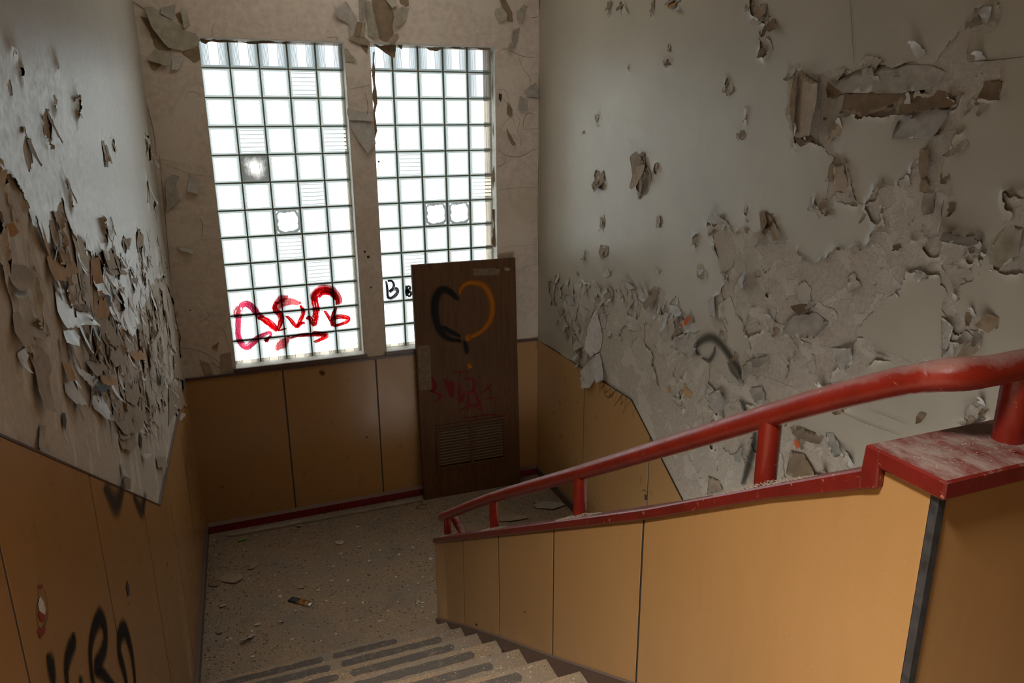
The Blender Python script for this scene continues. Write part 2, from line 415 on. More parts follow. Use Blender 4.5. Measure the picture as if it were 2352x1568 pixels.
for k in range(9):
    grip(k, -0.30 + .02 * (k % 2), 0.290 + .01 * (k % 3)); grip(k, 0.365 + .012 * (k % 3), 0.72 if k == 0 else 0.90 + .015 * (k % 2))

# ------------------------------------------------------------------ low wall between the flights
YE, YC = -1.865, -5.175
capT = [(-1.885, .618), (-4.317, 2.062), (-4.794, 2.360), (-5.036, 2.509)]
lw_top = [(u, v - .02) for u, v in capT]
TH = 0.127
core = [(YE, -0.05)] + [(YE, .590)] + lw_top[1:] + [(YC + .014, 2.53), (YC + .014, 1.5), (-2.12, -.3)]
wall_low = prism('wall_low', core, fW, -TH, -0.0012, M['joint']); wall_low['kind'] = 'structure'
box('wall_low_front', XW + .008, XR, YC + .009, -5.055, 1.6, 2.53, M['joint'])['kind'] = 'structure'
capB = [(-1.880, .586), (-4.320, 2.029), (-4.798, 2.331), (-5.068, 2.4866)]
polyW = [(YE, 0.0)] + [(u - .0 if i else YE, v) for i, (u, v) in enumerate(capB)] + [(-5.068, 2.525), (YC + .006, 2.525), (YC + .006, 1.70), (-4.90, 1.76), (-2.0, 0.0)]
panels(wall_low, polyW, [YC + .004, -4.291, -3.672, -3.058, -2.485, YE], lambda u, v, d: (XW - d, u, v), 0.0)
for o in wall_low.children: pass
# end face and the flight-down face
box('panel', XW + .004, XW + TH - .004, YE - .004, YE + .006, 0.0, .59, M['lam'], wall_low)
polyD = [(YE, -0.3), (YE, .586)] + capB[1:] + [(-5.06, 2.5), (-5.06, 1.3), (-2.2, -.35)]
panels(wall_low, polyD, [-5.06, -4.291, -3.672, -3.058, -2.485, YE], lambda u, v, d: (XW + TH + d, u, v), 0.01)
wf = bpy.data.objects['wall_low_front']
box('panel', XW + .016, XR - .01, YC, YC + .010, 1.76, 2.524, M['lam'], wf, .0015)
box('panel', XW + TH + .01, XR - .01, -5.055, -5.045, 1.6, 2.52, M['lam'], wf)
# ribbed dark edge strip on the corner
bm = bmesh.new()
for i in range(5):
    a = XW - .003 + i * .0034; bm_box(bm, a, a + .0025, YC - .004, YC + .012, 1.75, 2.524)
bm_box(bm, XW - .002, XW + .0142, YC - .0015, YC + .014, 1.75, 2.524)
e = from_bm('corner_strip', bm, simple('worn_black_vinyl', (0.035, 0.035, 0.038), 0.5, 0.5, 40, 0.4), wall_low)
e['label'] = 'ribbed dark corner strip'
skW = [(-1.85, 0.005), (-2.4924, .402), (-3.0527, .730), (-3.6702, 1.0815), (-4.2856, 1.4427), (-4.90, 1.80), (-4.90, 1.55), (-1.85, -.22)]
prism('baseboard_low_wall', skW, fW, -.004, 0.014, M['brown'], None, .002)['kind'] = 'structure'

# red cap: sloped piece, its upright return and the level shelf at the top
cap = bpy.data.objects.new('wall_cap', None); link(cap)
tag(cap, 'chipped dark red cap boards on top of the ochre low stair wall', 'wall cap')
prism('sloped_cap', capT + [(-5.036, 2.466), (-4.798, 2.329), (-4.320, 2.029), (-1.880, .582)], lambda u, v, d: (d, u, v), 1.050, 1.210, M['capred'], cap, .004)
prism('cap_return', [(-5.030, 2.50), (-5.034, 2.5555), (-5.066, 2.5555), (-5.069, 2.484), (-5.034, 2.466)], lambda u, v, d: (d, u, v), 1.049, 1.211, M['capred'], cap, .003)
prism('level_cap', [(1.050, -5.197), (XR, -5.197), (XR, -5.036), (1.050, -5.036)], lambda u, v, d: (u, v, d), 2.522, 2.557, M['capred'], cap, .004)

# ------------------------------------------------------------------ handrail
rail = bpy.data.objects.new('handrail', None); link(rail)
tag(rail, 'dusty red tubular steel handrail on short posts above the red cap', 'handrail')
XH = 1.1381
path = smooth_path([(1.235, -1.845, .650), (1.215, -1.80, .690), (1.175, -1.775, .700), (XH + .004, -1.80, .702), (XH, -1.95, .800), (XH, -2.771, 1.319), (XH, -3.736, 1.895), (XH, -4.210, 2.181),
                    (XH, -4.681, 2.466), (XH, -4.847, 2.564), (XH, -4.996, 2.647), (XH + .004, -5.055, 2.676), (XH + .012, -5.072, 2.683)], 7)
tube('sloped_rail', path, .0272, M['red'], rail, 20, True, .012, 1)
lev = smooth_path([(XH + .004, -5.055, 2.676), (XH + .022, -5.090, 2.690), (XH + .055, -5.108, 2.6945), (XH + .10, -5.115, 2.697), (1.36, -5.116, 2.700), (1.8, -5.116, 2.703), (XR, -5.116, 2.705)], 6)
tube('level_rail', lev, list(np.interp(range(len(lev)), [0, 3, 6, 9, 12, 15, 18, 22, 60], [.0275, .0283, .0296, .0300, .0292, .0278, .0272, .0270, .0270])), M['red'], rail, 22, True, .006, 4)
tube('return_rail', smooth_path([(1.235, -1.845, .650), (1.250, -1.93, .600), (1.255, -2.2, .44), (1.255, -3.2, -.15), (1.255, -4.4, -.86)], 6), .0265, M['red'], rail, 18)
capz = lambda y: float(np.interp(-y, [-u for u, v in capT], [v for u, v in capT]))
railz = lambda y: float(np.interp(-y, [-p[1] for p in path[21:]], [p[2] for p in path[21:]]))
for y, r in ((-1.925, .0225), (-2.80, .0235), (-3.742, .0245), (-4.690, .0255)):
    post = tube('post', [(XH, y, capz(y) - .004), (XH, y, capz(y) + .05), (XH, y, railz(y) - .01)], r, M['red'], rail, 16, False)
post = tube('post', [(1.300, -5.116, 2.55), (1.300, -5.116, 2.62), (1.300, -5.116, 2.69)], .0265, M['red'], rail, 16, False)

# ------------------------------------------------------------------ glass block windows
def block_mesh(name, kind):
    """0.19 m hollow glass block, front face (towards -Y) ribbed"""
    h = 0.095; V = []; Fc = []; mi = []
    def quad(a, b, c, d, m=0): Fc.append((a, b, c, d)); mi.append(m)
    def add(*ps):
        i = len(V); V.extend(ps); return i
    o = [(-h, .0105, -h), (h, .0105, -h), (h, .0105, h), (-h, .0105, h)]
    k = h - .008; m_ = [(-k, .003, -k), (k, .003, -k), (k, .003, k), (-k, .003, k)]
    q = h - .013; n_ = [(-q, .006, -q), (q, .006, -q), (q, .006, q), (-q, .006, q)]
    a = add(*o); b = add(*m_); c = add(*n_)
    for i in range(4):
        j = (i + 1) % 4; quad(a + i, a + j, b + j, b + i, 1); quad(b + i, b + j, c + j, c + i, 1)
    if kind in ('ribbed', 'bars'):
        # parallel ribs, deeper towards the two sides
        n = 22
        xs = np.linspace(-q, q, 2 * n + 1)
        if kind == 'ribbed':
            gs = [.42, .53, .63, .72, .80, .87, .93, .975]
            xs = np.array([-q] + [c * q + e for c in [-a_ for a_ in gs[::-1]] + gs for e in (-.0017, 0, .0017)] + [q])
        if kind == 'bars': xs = np.array([-q] + [c + e for c in np.linspace(-.9, .9, 6) * q for e in (-.004, 0, .004)] + [q]); n = len(xs) // 2
        base = len(V)
        for i, x in enumerate(xs):
            e = abs(x) / q
            dep = (.0006 + .0014 * max(0, (e - .35) / .65) if kind == 'ribbed' else .0045) if i % 3 == 2 else 0
            y = .006 - dep
            if kind == 'ribbed': V.extend([(x, y, -q), (x, y, q)])
            else: V.extend([(q, y, x), (-q, y, x)])
        for i in range(len(xs) - 1):
            quad(base + 2 * i, base + 2 * i + 2, base + 2 * i + 3, base + 2 * i + 1, 0 if i % 3 == 0 else 1)
    else:                                    # broken front: jagged hole in the pane
        rng = random.Random(5); ring = 28
        base = len(V)
        for i in range(ring):
            th = 2 * PI * i / ring; s = 1 / max(abs(math.cos(th)), abs(math.sin(th)))
            V.append((q * s * math.cos(th), .006, q * s * math.sin(th)))
            r = q * (0.80 + .14 * rng.random()) * min(s, 1.22); V.append((r * math.cos(th), .004 + .008 * rng.random(), r * math.sin(th)))
        for i in range(ring):
            j = (i + 1) % ring; quad(base + 2 * i, base + 2 * j, base + 2 * j + 1, base + 2 * i + 1, 1)
    d = add((-h, .028, -h), (h, .028, -h), (h, .028, h), (-h, .028, h))
    for i in range(4):
        j = (i + 1) % 4; quad(a + j, a + i, d + i, d + j, 2)
    quad(d, d + 3, d + 2, d + 1)
    me = bpy.data.meshes.new(name); me.from_pydata(V, [], Fc); me.polygons.foreach_set('material_index', mi); me.update(); return me
BM = {}
for nm, kd, mt in (('r', 'ribbed', 'glass'), ('b', 'bars', 'glass'), ('x', 'broken', 'glass_b'), ('d', 'ribbed', 'glass_d'), ('t', 'ribbed', 'glass_t')):
    BM[nm] = block_mesh('glass_block', kd); [BM[nm].materials.append(M[q_]) for q_ in (mt, 'glass_rib', 'glass_side')]
def glass_window(name, x0, z0, special):
    bm = bmesh.new()
    for i in range(6):
        x = x0 + .2 * i; bm_box(bm, x - .0052, x + .0052, .010, .026, z0 - 2.4, z0)
    for j in range(13):
        z = z0 - .2 * j; bm_box(bm, x0, x0 + 1, .0105, .0255, z - .0052, z + .0052)
    w = from_bm(name, bm, M['mortar']); w['kind'] = 'structure'
    for j in range(12):
        for i in range(5):
            o = bpy.data.objects.new('glass_block', BM[special.get((j + 1, i + 1), 'r')]); link(o, w)
            o.location = (x0 + .1 + .2 * i, 0, z0 - .1 - .2 * j)
    return w
TOP = {(1, i): 't' for i in range(1, 6)}
w1 = glass_window('window_1', 0.0, 3.7168, {**TOP, (2, 4): 'b', (4, 2): 'b', (4, 5): 'b', (6, 4): 'b', (8, 3): 'b', (9, 4): 'b', (5, 2): 'd', (7, 3): 'x'})
w2 = glass_window('window_2', 1.1713, 3.7201, {**TOP, (5, 2): 'b', (6, 5): 'b', (2, 5): 't', (7, 3): 'x', (7, 4): 'x', (9, 2): 'b'})
for w, x0, x1 in ((w1, 0.008, 0.998), (w2, 1.178, 2.166)):
    # plastered reveals, pale sill ledge and the dark nosing board under it
    bm = bmesh.new(); bm_box(bm, x0 - .002, x0 + .004, YB + .001, .01, WBm, WT); bm_box(bm, x1 - .004, x1 + .002, YB + .001, .01, WBm, WT); bm_box(bm, x0, x1, YB + .001, .01, WT - .005, WT + .002)
    from_bm('reveal', bm, M['reveal'], w)
    box('sill_ledge', x0 - .004, x1 + .004, YB - .006, .01, WBm - .034, WBm, M['reveal'], w, .004)
    box('sill_board', x0 - .012, x1 + .020, YB - .022, YB, 1.301, 1.334, M['brown'], w, .003)

# ------------------------------------------------------------------ loose door leaning on the back wall
DW, DH, DT = 0.888, 2.045, 0.043
door = bpy.data.objects.new('loose_door', None); link(door)
tag(door, 'dark brown louvred wooden door leaf leaning under the right window, painted heart', 'door')
lean = math.asin(0.100 / DH)
door.location = (1.4095, -0.246, 0.0); door.rotation_euler = (-lean, 0, math.radians(-1.2))
LX0, LX1, LZ0, LZ1 = 0.150, 0.735, 0.285, 0.640   # vent opening
bm = bmesh.new()
for a in ((0, LX0, 0, DH), (LX1, DW, 0, DH), (LX0, LX1, 0, LZ0), (LX0, LX1, LZ1, DH)): bm_box(bm, a[0], a[1], 0, DT, a[2], a[3])
bmesh.ops.remove_doubles(bm, verts=bm.verts[:], dist=1e-5)
from_bm('door_leaf', bm, M['wood'], door)
bm = bmesh.new(); t = .022
for a in ((LX0 - t, LX1 + t, LZ1, LZ1 + t), (LX0 - t, LX1 + t, LZ0 - t, LZ0), (LX0 - t, LX0, LZ0, LZ1), (LX1, LX1 + t, LZ0, LZ1), ((LX0 + LX1) / 2 - .014, (LX0 + LX1) / 2 + .014, LZ0, LZ1)):
    bm_box(bm, a[0], a[1], -.010, .012, a[2], a[3])
louv = from_bm('louvre_frame', bm, M['wood'], door)
dslat = simple('dusty_brown_slat', (0.085, 0.042, 0.020), 0.6, 0.3, 30, 0.2, 0.4, (0.25, 0.18, 0.12, 0.6))
sm = None
for s in range(2):
    xa = LX0 + .001 if s == 0 else (LX0 + LX1) / 2 + .014; xb = (LX0 + LX1) / 2 - .014 if s == 0 else LX1 - .001
    for i in range(13):
        z = LZ0 + .012 + i * (LZ1 - LZ0 - .012) / 13
        if sm is None:
            bm = bmesh.new(); L = xb - xa
            v = [bm.verts.new(p) for p in ((0, -.006, 0), (L, -.006, 0), (L, .026, .024), (0, .026, .024), (0, -.006, .006), (L, -.006, .006), (L, .026, .030), (0, .026, .030))]
            for f in ((3, 2, 1, 0), (4, 5, 6, 7), (0, 1, 5, 4), (1, 2, 6, 5), (2, 3, 7, 6), (3, 0, 4, 7)): bm.faces.new([v[q] for q in f])
            o = from_bm('slat', bm, dslat, louv); sm = o.data
        else:
            o = bpy.data.objects.new('slat', sm); link(o, louv)
        o.location = (xa, 0, z)

# ================================================================== PEELING PAINT
rngn = np.random.default_rng(11)
def vnoise(u, v, scale, seed):
    """smooth value noise on a lattice of the given wavelength"""
    r = np.random.default_rng(seed); T = r.random((64, 64))
    x = u / scale + 1000.3; y = v / scale + 1000.7
    i = np.floor(x).astype(int); j = np.floor(y).astype(int); a = x - i; b = y - j
    a = a * a * (3 - 2 * a); b = b * b * (3 - 2 * b)
    g = lambda p, q: T[p % 64, q % 64]
    return (g(i, j) * (1 - a) + g(i + 1, j) * a) * (1 - b) + (g(i, j + 1) * (1 - a) + g(i + 1, j + 1) * a) * b - 0.5
def sd_poly(P, U, V):
    """signed distance to a polygon, negative inside"""
    P = np.asarray(P, float); d = np.full(U.shape, 1e9); s = np.zeros(U.shape, bool); n = len(P)
    for i in range(n):
        a = P[i]; b = P[(i + 1) % n]; e = b - a; L = e @ e + 1e-12
        t = np.clip(((U - a[0]) * e[0] + (V - a[1]) * e[1]) / L, 0, 1)
        d = np.minimum(d, (U - a[0] - t * e[0]) ** 2 + (V - a[1] - t * e[1]) ** 2)
        c = (a[1] > V) != (b[1] > V)
        if a[1] != b[1]: s ^= c & (U < (b[0] - a[0]) * (V - a[1]) / (b[1] - a[1]) + a[0])
    return np.where(s, -1, 1) * np.sqrt(d)
def paint_layer(parent, name, f3, box_, step, holes, islands, keep, mat, amp=(.018, .009, .004), curl=.022, cw=.02, stretch=(1, 1), seed=0, base_fn=None):
    u0, u1, v0, v1 = box_
    nu, nv = int((u1 - u0) / step) + 1, int((v1 - v0) / step) + 1
    us, vs = np.linspace(u0, u1, nu), np.linspace(v0, v1, nv); U, V = np.meshgrid(us, vs, indexing='ij')
    D = np.full(U.shape, 1.0) if base_fn is None else base_fn(U, V)
    for p in holes:
        P = np.asarray(p); m = .25
        sel = (U > P[:, 0].min() - m) & (U < P[:, 0].max() + m) & (V > P[:, 1].min() - m) & (V < P[:, 1].max() + m)
        D[sel] = np.minimum(D[sel], sd_poly(P, U[sel], V[sel]))
    for p in islands:
        P = np.asarray(p); D = np.maximum(D, -sd_poly(P, U, V))
    a, b = stretch
    small = np.clip(1.0, 0, 1)
    n = amp[0] * 2 * vnoise(U / a, V / b, .16, seed + 1) + amp[1] * 2 * vnoise(U / a, V / b, .055, seed + 2) + amp[2] * 2 * vnoise(U / a, V / b, .02, seed + 3)
    D = D + n
    if keep is not None: D = np.minimum(D, keep(U, V))
    g = np.gradient(D, step); G2 = g[0] ** 2 + g[1] ** 2 + 1e-6
    near = np.abs(D) < step * 1.1
    mvu = np.where(near, np.clip(-D * g[0] / G2, -step * .6, step * .6), 0); mvv = np.where(near, np.clip(-D * g[1] / G2, -step * .6, step * .6), 0)
    c = np.clip(.5 + 2.2 * vnoise(U, V, .10, seed + 7), 0, 1) ** 2
    Hh = .0015 + curl * c * np.exp(-np.maximum(D, 0) / cw) + .0035 * np.clip(vnoise(U, V, .5, seed + 9) + .1, 0, 1) + .0035 * np.clip(.45 - D / .25, 0, 1) * np.clip(vnoise(U / a, V / b, .03, seed + 4), -.1, .5)
    pts = f3(U + mvu, V + mvv, Hh)
    pts = np.stack([np.broadcast_to(q, U.shape) for q in pts], -1).reshape(-1, 3)
    K = D > -step * .35
    cell = K[:-1, :-1] & K[1:, :-1] & K[1:, 1:] & K[:-1, 1:]
    I, J = np.nonzero(cell); q = lambda i, j: i * nv + j
    Fc = np.stack([q(I, J), q(I + 1, J), q(I + 1, J + 1), q(I, J + 1)], 1)
    used = np.unique(Fc); remap = np.full(nu * nv, -1); remap[used] = np.arange(len(used))
    Fc = remap[Fc]; P3 = pts[used]
    # orient towards the room
    me = bpy.data.meshes.new(name); me.vertices.add(len(P3)); me.vertices.foreach_set('co', P3.astype(np.float32).ravel())
    me.loops.add(Fc.size); me.polygons.add(len(Fc))
    me.polygons.foreach_set('loop_start', np.arange(0, Fc.size, 4, dtype=np.int32))
    fl = Fc if f3 is not fR_np else Fc[:, ::-1]
    if f3 is fL_np: fl = Fc
    if f3 is fB_np: fl = Fc[:, ::-1] if False else Fc
    me.loops.foreach_set('vertex_index', np.ascontiguousarray(fl).astype(np.int32).ravel())
    me.materials.append(mat); me.update(calc_edges=True); me.validate()
    nrm = np.zeros(len(me.polygons) * 3, np.float32); me.polygons.foreach_get('normal', nrm)
    want = np.array([1, 0, 0]) if f3 is fL_np else np.array([-1, 0, 0]) if f3 is fR_np else np.array([0, -1, 0])
    if (nrm.reshape(-1, 3) @ want).mean() < 0: me.flip_normals()
    me.polygons.foreach_set('use_smooth', [True] * len(me.polygons))
    return link(bpy.data.objects.new(name, me), parent), (U, V, D)
fL_np = lambda u, v, d: (XL + KL * (u - YB) + d, u, v)
fR_np = lambda u, v, d: (XR - d, u, v)
fB_np = lambda u, v, d: (u, YB - d, v)

FM = {}
def flake_mat(name, front, back, rough):
    m, nt, b = new_mat(name); c = coords(nt); g = geo(nt)
    f = noise(nt, c, 25, 6, 0.6)
    fr = ramp(nt, f, [(0.3, tuple(x * .8 for x in front)), (0.7, tuple(x * 1.15 for x in front))])
    bk = ramp(nt, f, [(0.3, tuple(x * .7 for x in back)), (0.7, tuple(x * 1.25 for x in back))])
    lay(nt, b, mix(nt, g.outputs['Backfacing'], fr, bk)); b.inputs['Roughness'].default_value = rough
    bump(nt, b, noise(nt, c, 60, 4, 0.6), .2, .004); return m
GREY, BRN, TAN, ORG, DRK, PALE, YEL, PLA, WHT = (0.38, .35, .30), (.23, .155, .09), (.34, .255, .175), (.42, .225, .085), (.03, .032, .03), (.45, .405, .345), (.36, .315, .225), (.37, .325, .265), (.55, .55, .53)
for k, a, b_, r in (('grey', GREY, BRN, .4), ('brown', BRN, BRN, .9), ('tan', TAN, BRN, .85), ('orange', ORG, BRN, .85), ('dark', DRK, DRK, .8), ('pale', PALE, TAN, .6), ('yellow', YEL, BRN, .8), ('plaster', PLA, TAN, .85), ('white', WHT, TAN, .5), ('greyb', BRN, GREY, .7)):
    FM[k] = flake_mat('flake_' + k, a, b_, r)  # the dark look also colours shaded gaps behind lifted sheets
def traced_flake(parent, f3, pts, hinge, lift, mat, base=.004, seed=0, sub=3, crumple=.15):
    """a lifted sheet with the given outline on the wall plane; it rises away from its hinge side ('t','b','l','r')"""
    P = np.asarray(pts, float); bm = bmesh.new()
    # refine and roughen the outline
    r = random.Random(seed); out = []; n = len(P); size = max(np.ptp(P[:, 0]), np.ptp(P[:, 1]))
    for i in range(n):
        a, b = P[i], P[(i + 1) % n]; L = np.linalg.norm(b - a); k = max(1, int(L / max(.018, size * .09)))
        nn = np.array([-(b - a)[1], (b - a)[0]]) / (L + 1e-9)
        for j in range(k):
            t = j / k; out.append(a + (b - a) * t + nn * r.uniform(-1, 1) * .05 * size * (0.35 if j else 0.15))
    vs = [bm.verts.new((p[0], p[1], 0)) for p in out]
    try: f = bm.faces.new(vs)
    except ValueError: bm.free(); return None
    bmesh.ops.triangulate(bm, faces=bm.faces[:], ngon_method='EAR_CLIP')
    for _ in range(sub):
        lim = size * .13
        es = [e for e in bm.edges if e.calc_length() > lim]
        if not es: break
        bmesh.ops.subdivide_edges(bm, edges=es, cuts=1, use_grid_fill=False)
        bmesh.ops.triangulate(bm, faces=bm.faces[:])
    bmesh.ops.beautify_fill(bm, faces=bm.faces[:], edges=bm.edges[:])
    u = np.array([v.co.x for v in bm.verts]); w = np.array([v.co.y for v in bm.verts])
    hz = {'t': (w.max() - w), 'b': (w - w.min()), 'l': (u - u.min()), 'r': (u.max() - u)}[hinge]
    t = hz / (hz.max() + 1e-9)
    h = base + lift * t ** 1.6 + crumple * lift * 2 * vnoise(u, w, size * .3 + .004, seed + 3) * (0.3 + t)
    h = np.maximum(h, .002)
    for v, hh in zip(bm.verts, h): v.co = f3(v.co.x, v.co.y, float(hh))
    me = bpy.data.meshes.new('paint_flake')
    bm.normal_update(); want = Vector((1, 0, 0)) if f3 is fL else Vector((-1, 0, 0)) if f3 is fR else Vector((0, -1, 0))
    if f3 in (fL, fR, fB) and sum(f.normal.dot(want) for f in bm.faces) < 0: bmesh.ops.reverse_faces(bm, faces=bm.faces[:])
    bm.to_mesh(me); bm.free(); me.materials.append(FM[mat])
    me.polygons.foreach_set('use_smooth', [True] * len(me.polygons))
    return link(bpy.data.objects.new('paint_flake', me), parent)
def curl_flake(parent, f3, u, v, w, h, ang, mat, curl, seed, hinge=1, base=.003):
    """a torn strip hanging from its top (hinge 1) or standing from its bottom (-1) and rolling off the wall"""
    r = random.Random(seed); nu, nv = 3, 6; V = []; ca, sa = math.cos(ang), math.sin(ang)
    for j in range(nv + 1):
        t = j / nv; th = curl * t; rad = h / max(curl, .05)
        along = rad * math.sin(th); off = rad * (1 - math.cos(th)) * .8
        wj = w * (1 - .55 * t ** 1.5) * r.uniform(.75, 1.15) if j else w * r.uniform(.5, .9)
        sh = r.uniform(-.12, .12) * w
        for i in range(nu + 1):
            s = (i / nu - .5) * wj + sh
            al = along + (r.uniform(-.09, .09) * h if 0 < j else 0) * (1 if j == nv else .3)
            x = s * ca - (-hinge * al) * sa; y = s * sa + (-hinge * al) * ca
            V.append(f3(u + x, v + y, base + off + .25 * abs(s) * t * r.uniform(.2, 1) + r.uniform(0, .0015)))
    q = lambda i, j: j * (nu + 1) + i
    Fc = [(q(i, j), q(i, j + 1), q(i + 1, j + 1), q(i + 1, j)) for j in range(nv) for i in range(nu)]
    flip = (f3 is fR) ^ (hinge < 0) ^ (f3 is fB)
    if flip: Fc = [f[::-1] for f in Fc]
    o = raw('paint_flake', V, Fc, FM[mat], parent, True)
    return o

# ---------------------------------------------------------------- right wall
def o1(x0, y0, s, pts): return [(x0 + x / s, y0 + y / s) for x, y in pts]
toR = lambda pts: [uvR(x, y) for x, y in pts]
toL = lambda pts: [uvL(x, y) for x, y in pts]
toB = lambda pts: [uvB(x, y) for x, y in pts]
R1, R2, R3, R4 = (1200, 0, 2.613), (1750, 0, 2.613), (1200, 550, 2.613), (1750, 500, 2.613)
holeA = o1(*R3, [(160, 245), (215, 265), (265, 295), (300, 300), (312, 255), (360, 245), (400, 262), (440, 240), (480, 262), (540, 320), (575, 300), (610, 270), (650, 285), (690, 300), (715, 370), (745, 385), (765, 320), (800, 290), (830, 300), (860, 360), (890, 400), (925, 330), (960, 400), (985, 450), (960, 520), (990, 560), (1060, 548), (1040, 690), (1130, 740), (1190, 790), (1250, 850), (1330, 880), (1420, 840), (1520, 1000), (1600, 1100), (1600, 1700), (900, 1700), (600, 1000), (380, 800), (300, 700), (330, 640), (290, 560), (255, 470), (235, 420), (180, 390)])
holeB = [(1625, 512), (1645, 508), (1670, 512), (1690, 535), (1710, 545), (1735, 540), (1765, 548), (1795, 560), (1830, 575), (1840, 590), (1870, 600), (1895, 602), (1905, 585), (1925, 570), (1985, 572), (2003, 555), (2012, 530), (2030, 520), (2022, 470), (2020, 430), (2040, 425), (2062, 432), (2080, 410), (2100, 402), (2105, 372), (2140, 330), (2162, 335), (2170, 360), (2175, 400), (2182, 432), (2170, 450), (2172, 500), (2165, 533), (2215, 540), (2258, 540), (2255, 580), (2245, 620), (2235, 652), (2205, 660), (2190, 690), (2195, 720), (2215, 735), (2225, 760), (2200, 780), (2180, 830), (2100, 838), (2020, 835), (1960, 880), (1880, 930), (1760, 940), (1705, 890), (1700, 850), (1685, 800), (1655, 760), (1635, 720), (1628, 690), (1655, 675), (1668, 650), (1666, 615), (1655, 580), (1640, 550)]
isl1 = o1(*R4, [(690, 550), (770, 470), (850, 400), (890, 330), (960, 350), (1060, 360), (1110, 430), (1115, 600), (1140, 690), (1090, 850), (890, 860), (740, 800), (650, 730), (590, 690), (610, 630)])
isl2 = o1(*R3, [(1190, 480), (1230, 560), (1220, 620), (1330, 720), (1390, 660), (1340, 520), (1300, 480), (1240, 350), (1200, 400)])
isl3 = o1(*R4, [(210, 400), (260, 380), (300, 420), (280, 500), (220, 490)]); isl4 = o1(*R4, [(60, 520), (90, 560), (85, 700), (40, 690), (40, 600)])
holeC = o1(*R2, [(185, 450), (232, 425), (280, 480), (330, 510), (395, 488), (450, 455), (545, 440), (600, 412), (660, 388), (750, 402), (890, 387), (1020, 385), (1060, 345), (1120, 265), (1180, 190), (1230, 175), (1252, 215), (1240, 300), (1245, 370), (1440, 372), (1452, 480), (1438, 600), (1388, 600), (1330, 585), (1260, 625), (1190, 690), (1220, 790), (1170, 800), (1120, 940), (1110, 1060), (1160, 1150), (1130, 1270), (1070, 1390), (960, 1390), (930, 1250), (950, 1130), (945, 1000), (1030, 870), (1080, 810), (1140, 660), (1150, 640), (1000, 640), (850, 690), (640, 700), (500, 660), (500, 570), (420, 585), (400, 660), (370, 790), (335, 850), (300, 830), (215, 850), (190, 700)])
holeC2 = o1(*R2, [(410, 690), (500, 690), (480, 770), (430, 850), (440, 900), (490, 950), (500, 1000), (540, 1100), (570, 1230), (520, 1215), (480, 1200), (440, 1190), (330, 1230), (330, 1200), (395, 1160), (410, 1100), (400, 1010), (440, 960), (395, 910), (360, 860)])
holeC3 = o1(*R2, [(330, 1200), (440, 1200), (430, 1270), (350, 1275)]); holeC4 = o1(*R2, [(640, 1240), (720, 1100), (750, 1330), (690, 1370), (660, 1300)])
holeD = [(1722, -10), (1738, -5), (1740, 12), (1745, 38), (1765, 45), (1778, 62), (1765, 75), (1760, 95), (1768, 118), (1757, 132), (1746, 112), (1746, 84), (1762, 58), (1745, 45), (1728, 35)]
holeE = [(2240, 40), (2262, 15), (2288, 18), (2284, 40), (2268, 58), (2250, 65)]
holeF = [(2285, 620), (2290, 560), (2318, 515), (2318, 450), (2352, 435), (2380, 440), (2380, 590), (2335, 625)]
holeG = [(1805, 985), (1850, 985), (1870, 1010), (1905, 1000), (1940, 1040), (1960, 1075), (1920, 1090), (1800, 1110), (1790, 1060)]
holeH = [(2205, 960), (2235, 930), (2260, 915), (2280, 945), (2265, 965), (2232, 985)]
small = []      # (px, py, w, h, tilt) single tears
small += [(1478, 398, 26, 100, 8), (1380, 415, 16, 44, -22), (1383, 512, 9, 36, 5), (1388, 577, 15, 22, 0), (1346, 592, 6, 30, 0), (1510, 386, 6, 20, 10), (1536, 143, 15, 18, 0), (1541, 112, 6, 24, -20), (1674, 195, 7, 26, 5), (1716, 274, 3, 28, 0), (1708, 310, 14, 24, 15), (1716, 482, 7, 20, 0), (1404, 18, 12, 36, 0), (1434, 18, 10, 40, -25), (1502, 18, 8, 36, 8), (1548, 4, 34, 18, 0), (1612, 626, 14, 18, 0), (1773, 518, 26, 62, 20), (1446, 155, 3, 14, 10), (1374, 272, 5, 12, 0), (1342, 305, 6, 10, 30), (1518, 510, 6, 14, 20), (2065, 570, 30, 20, 10), (1938, 930, 40, 14, -30), (2230, 735, 22, 40, 10), (2110, 860, 18, 50, 0), (1670, 640, 10, 20, 10), (1600, 555, 10, 40, 5), (1840, 300, 10, 30, 0), (2225, 60, 12, 22, 0)]
def ell(px, py, w, h, tilt, n=9, seed=0):
    r = random.Random(seed); a = math.radians(tilt); out = []
    for i in range(n):
        t = 2 * PI * i / n; q = r.uniform(.7, 1.15); x, y = math.cos(t) * w / 2 * q, math.sin(t) * h / 2 * q
        out.append((px + x * math.cos(a) - y * math.sin(a), py + x * math.sin(a) + y * math.cos(a)))
    return out
holesR = [toR(h) for h in (holeA, holeB, holeC, holeC2, holeC3, holeC4, holeD, holeE, holeF, holeG, holeH)] + [toR(ell(*s, seed=i)) for i, s in enumerate(small)]
topRz = lambda U: np.interp(-U, [-u for u, v in topR], [v for u, v in topR])
pl_r, fieldR = paint_layer(wall_right, 'paint_layer', fR_np, (-4.75, YB, .55, CEIL), .0075, holesR, [toR(p) for p in (isl1, isl2, isl3, isl4)], lambda U, V: V - topRz(U) - .004, M['paint_r'], amp=(.014, .011, .007), curl=.013, cw=.012, seed=20)
pl_r['label'] = 'grey-beige gloss paint, torn open in large ragged patches'

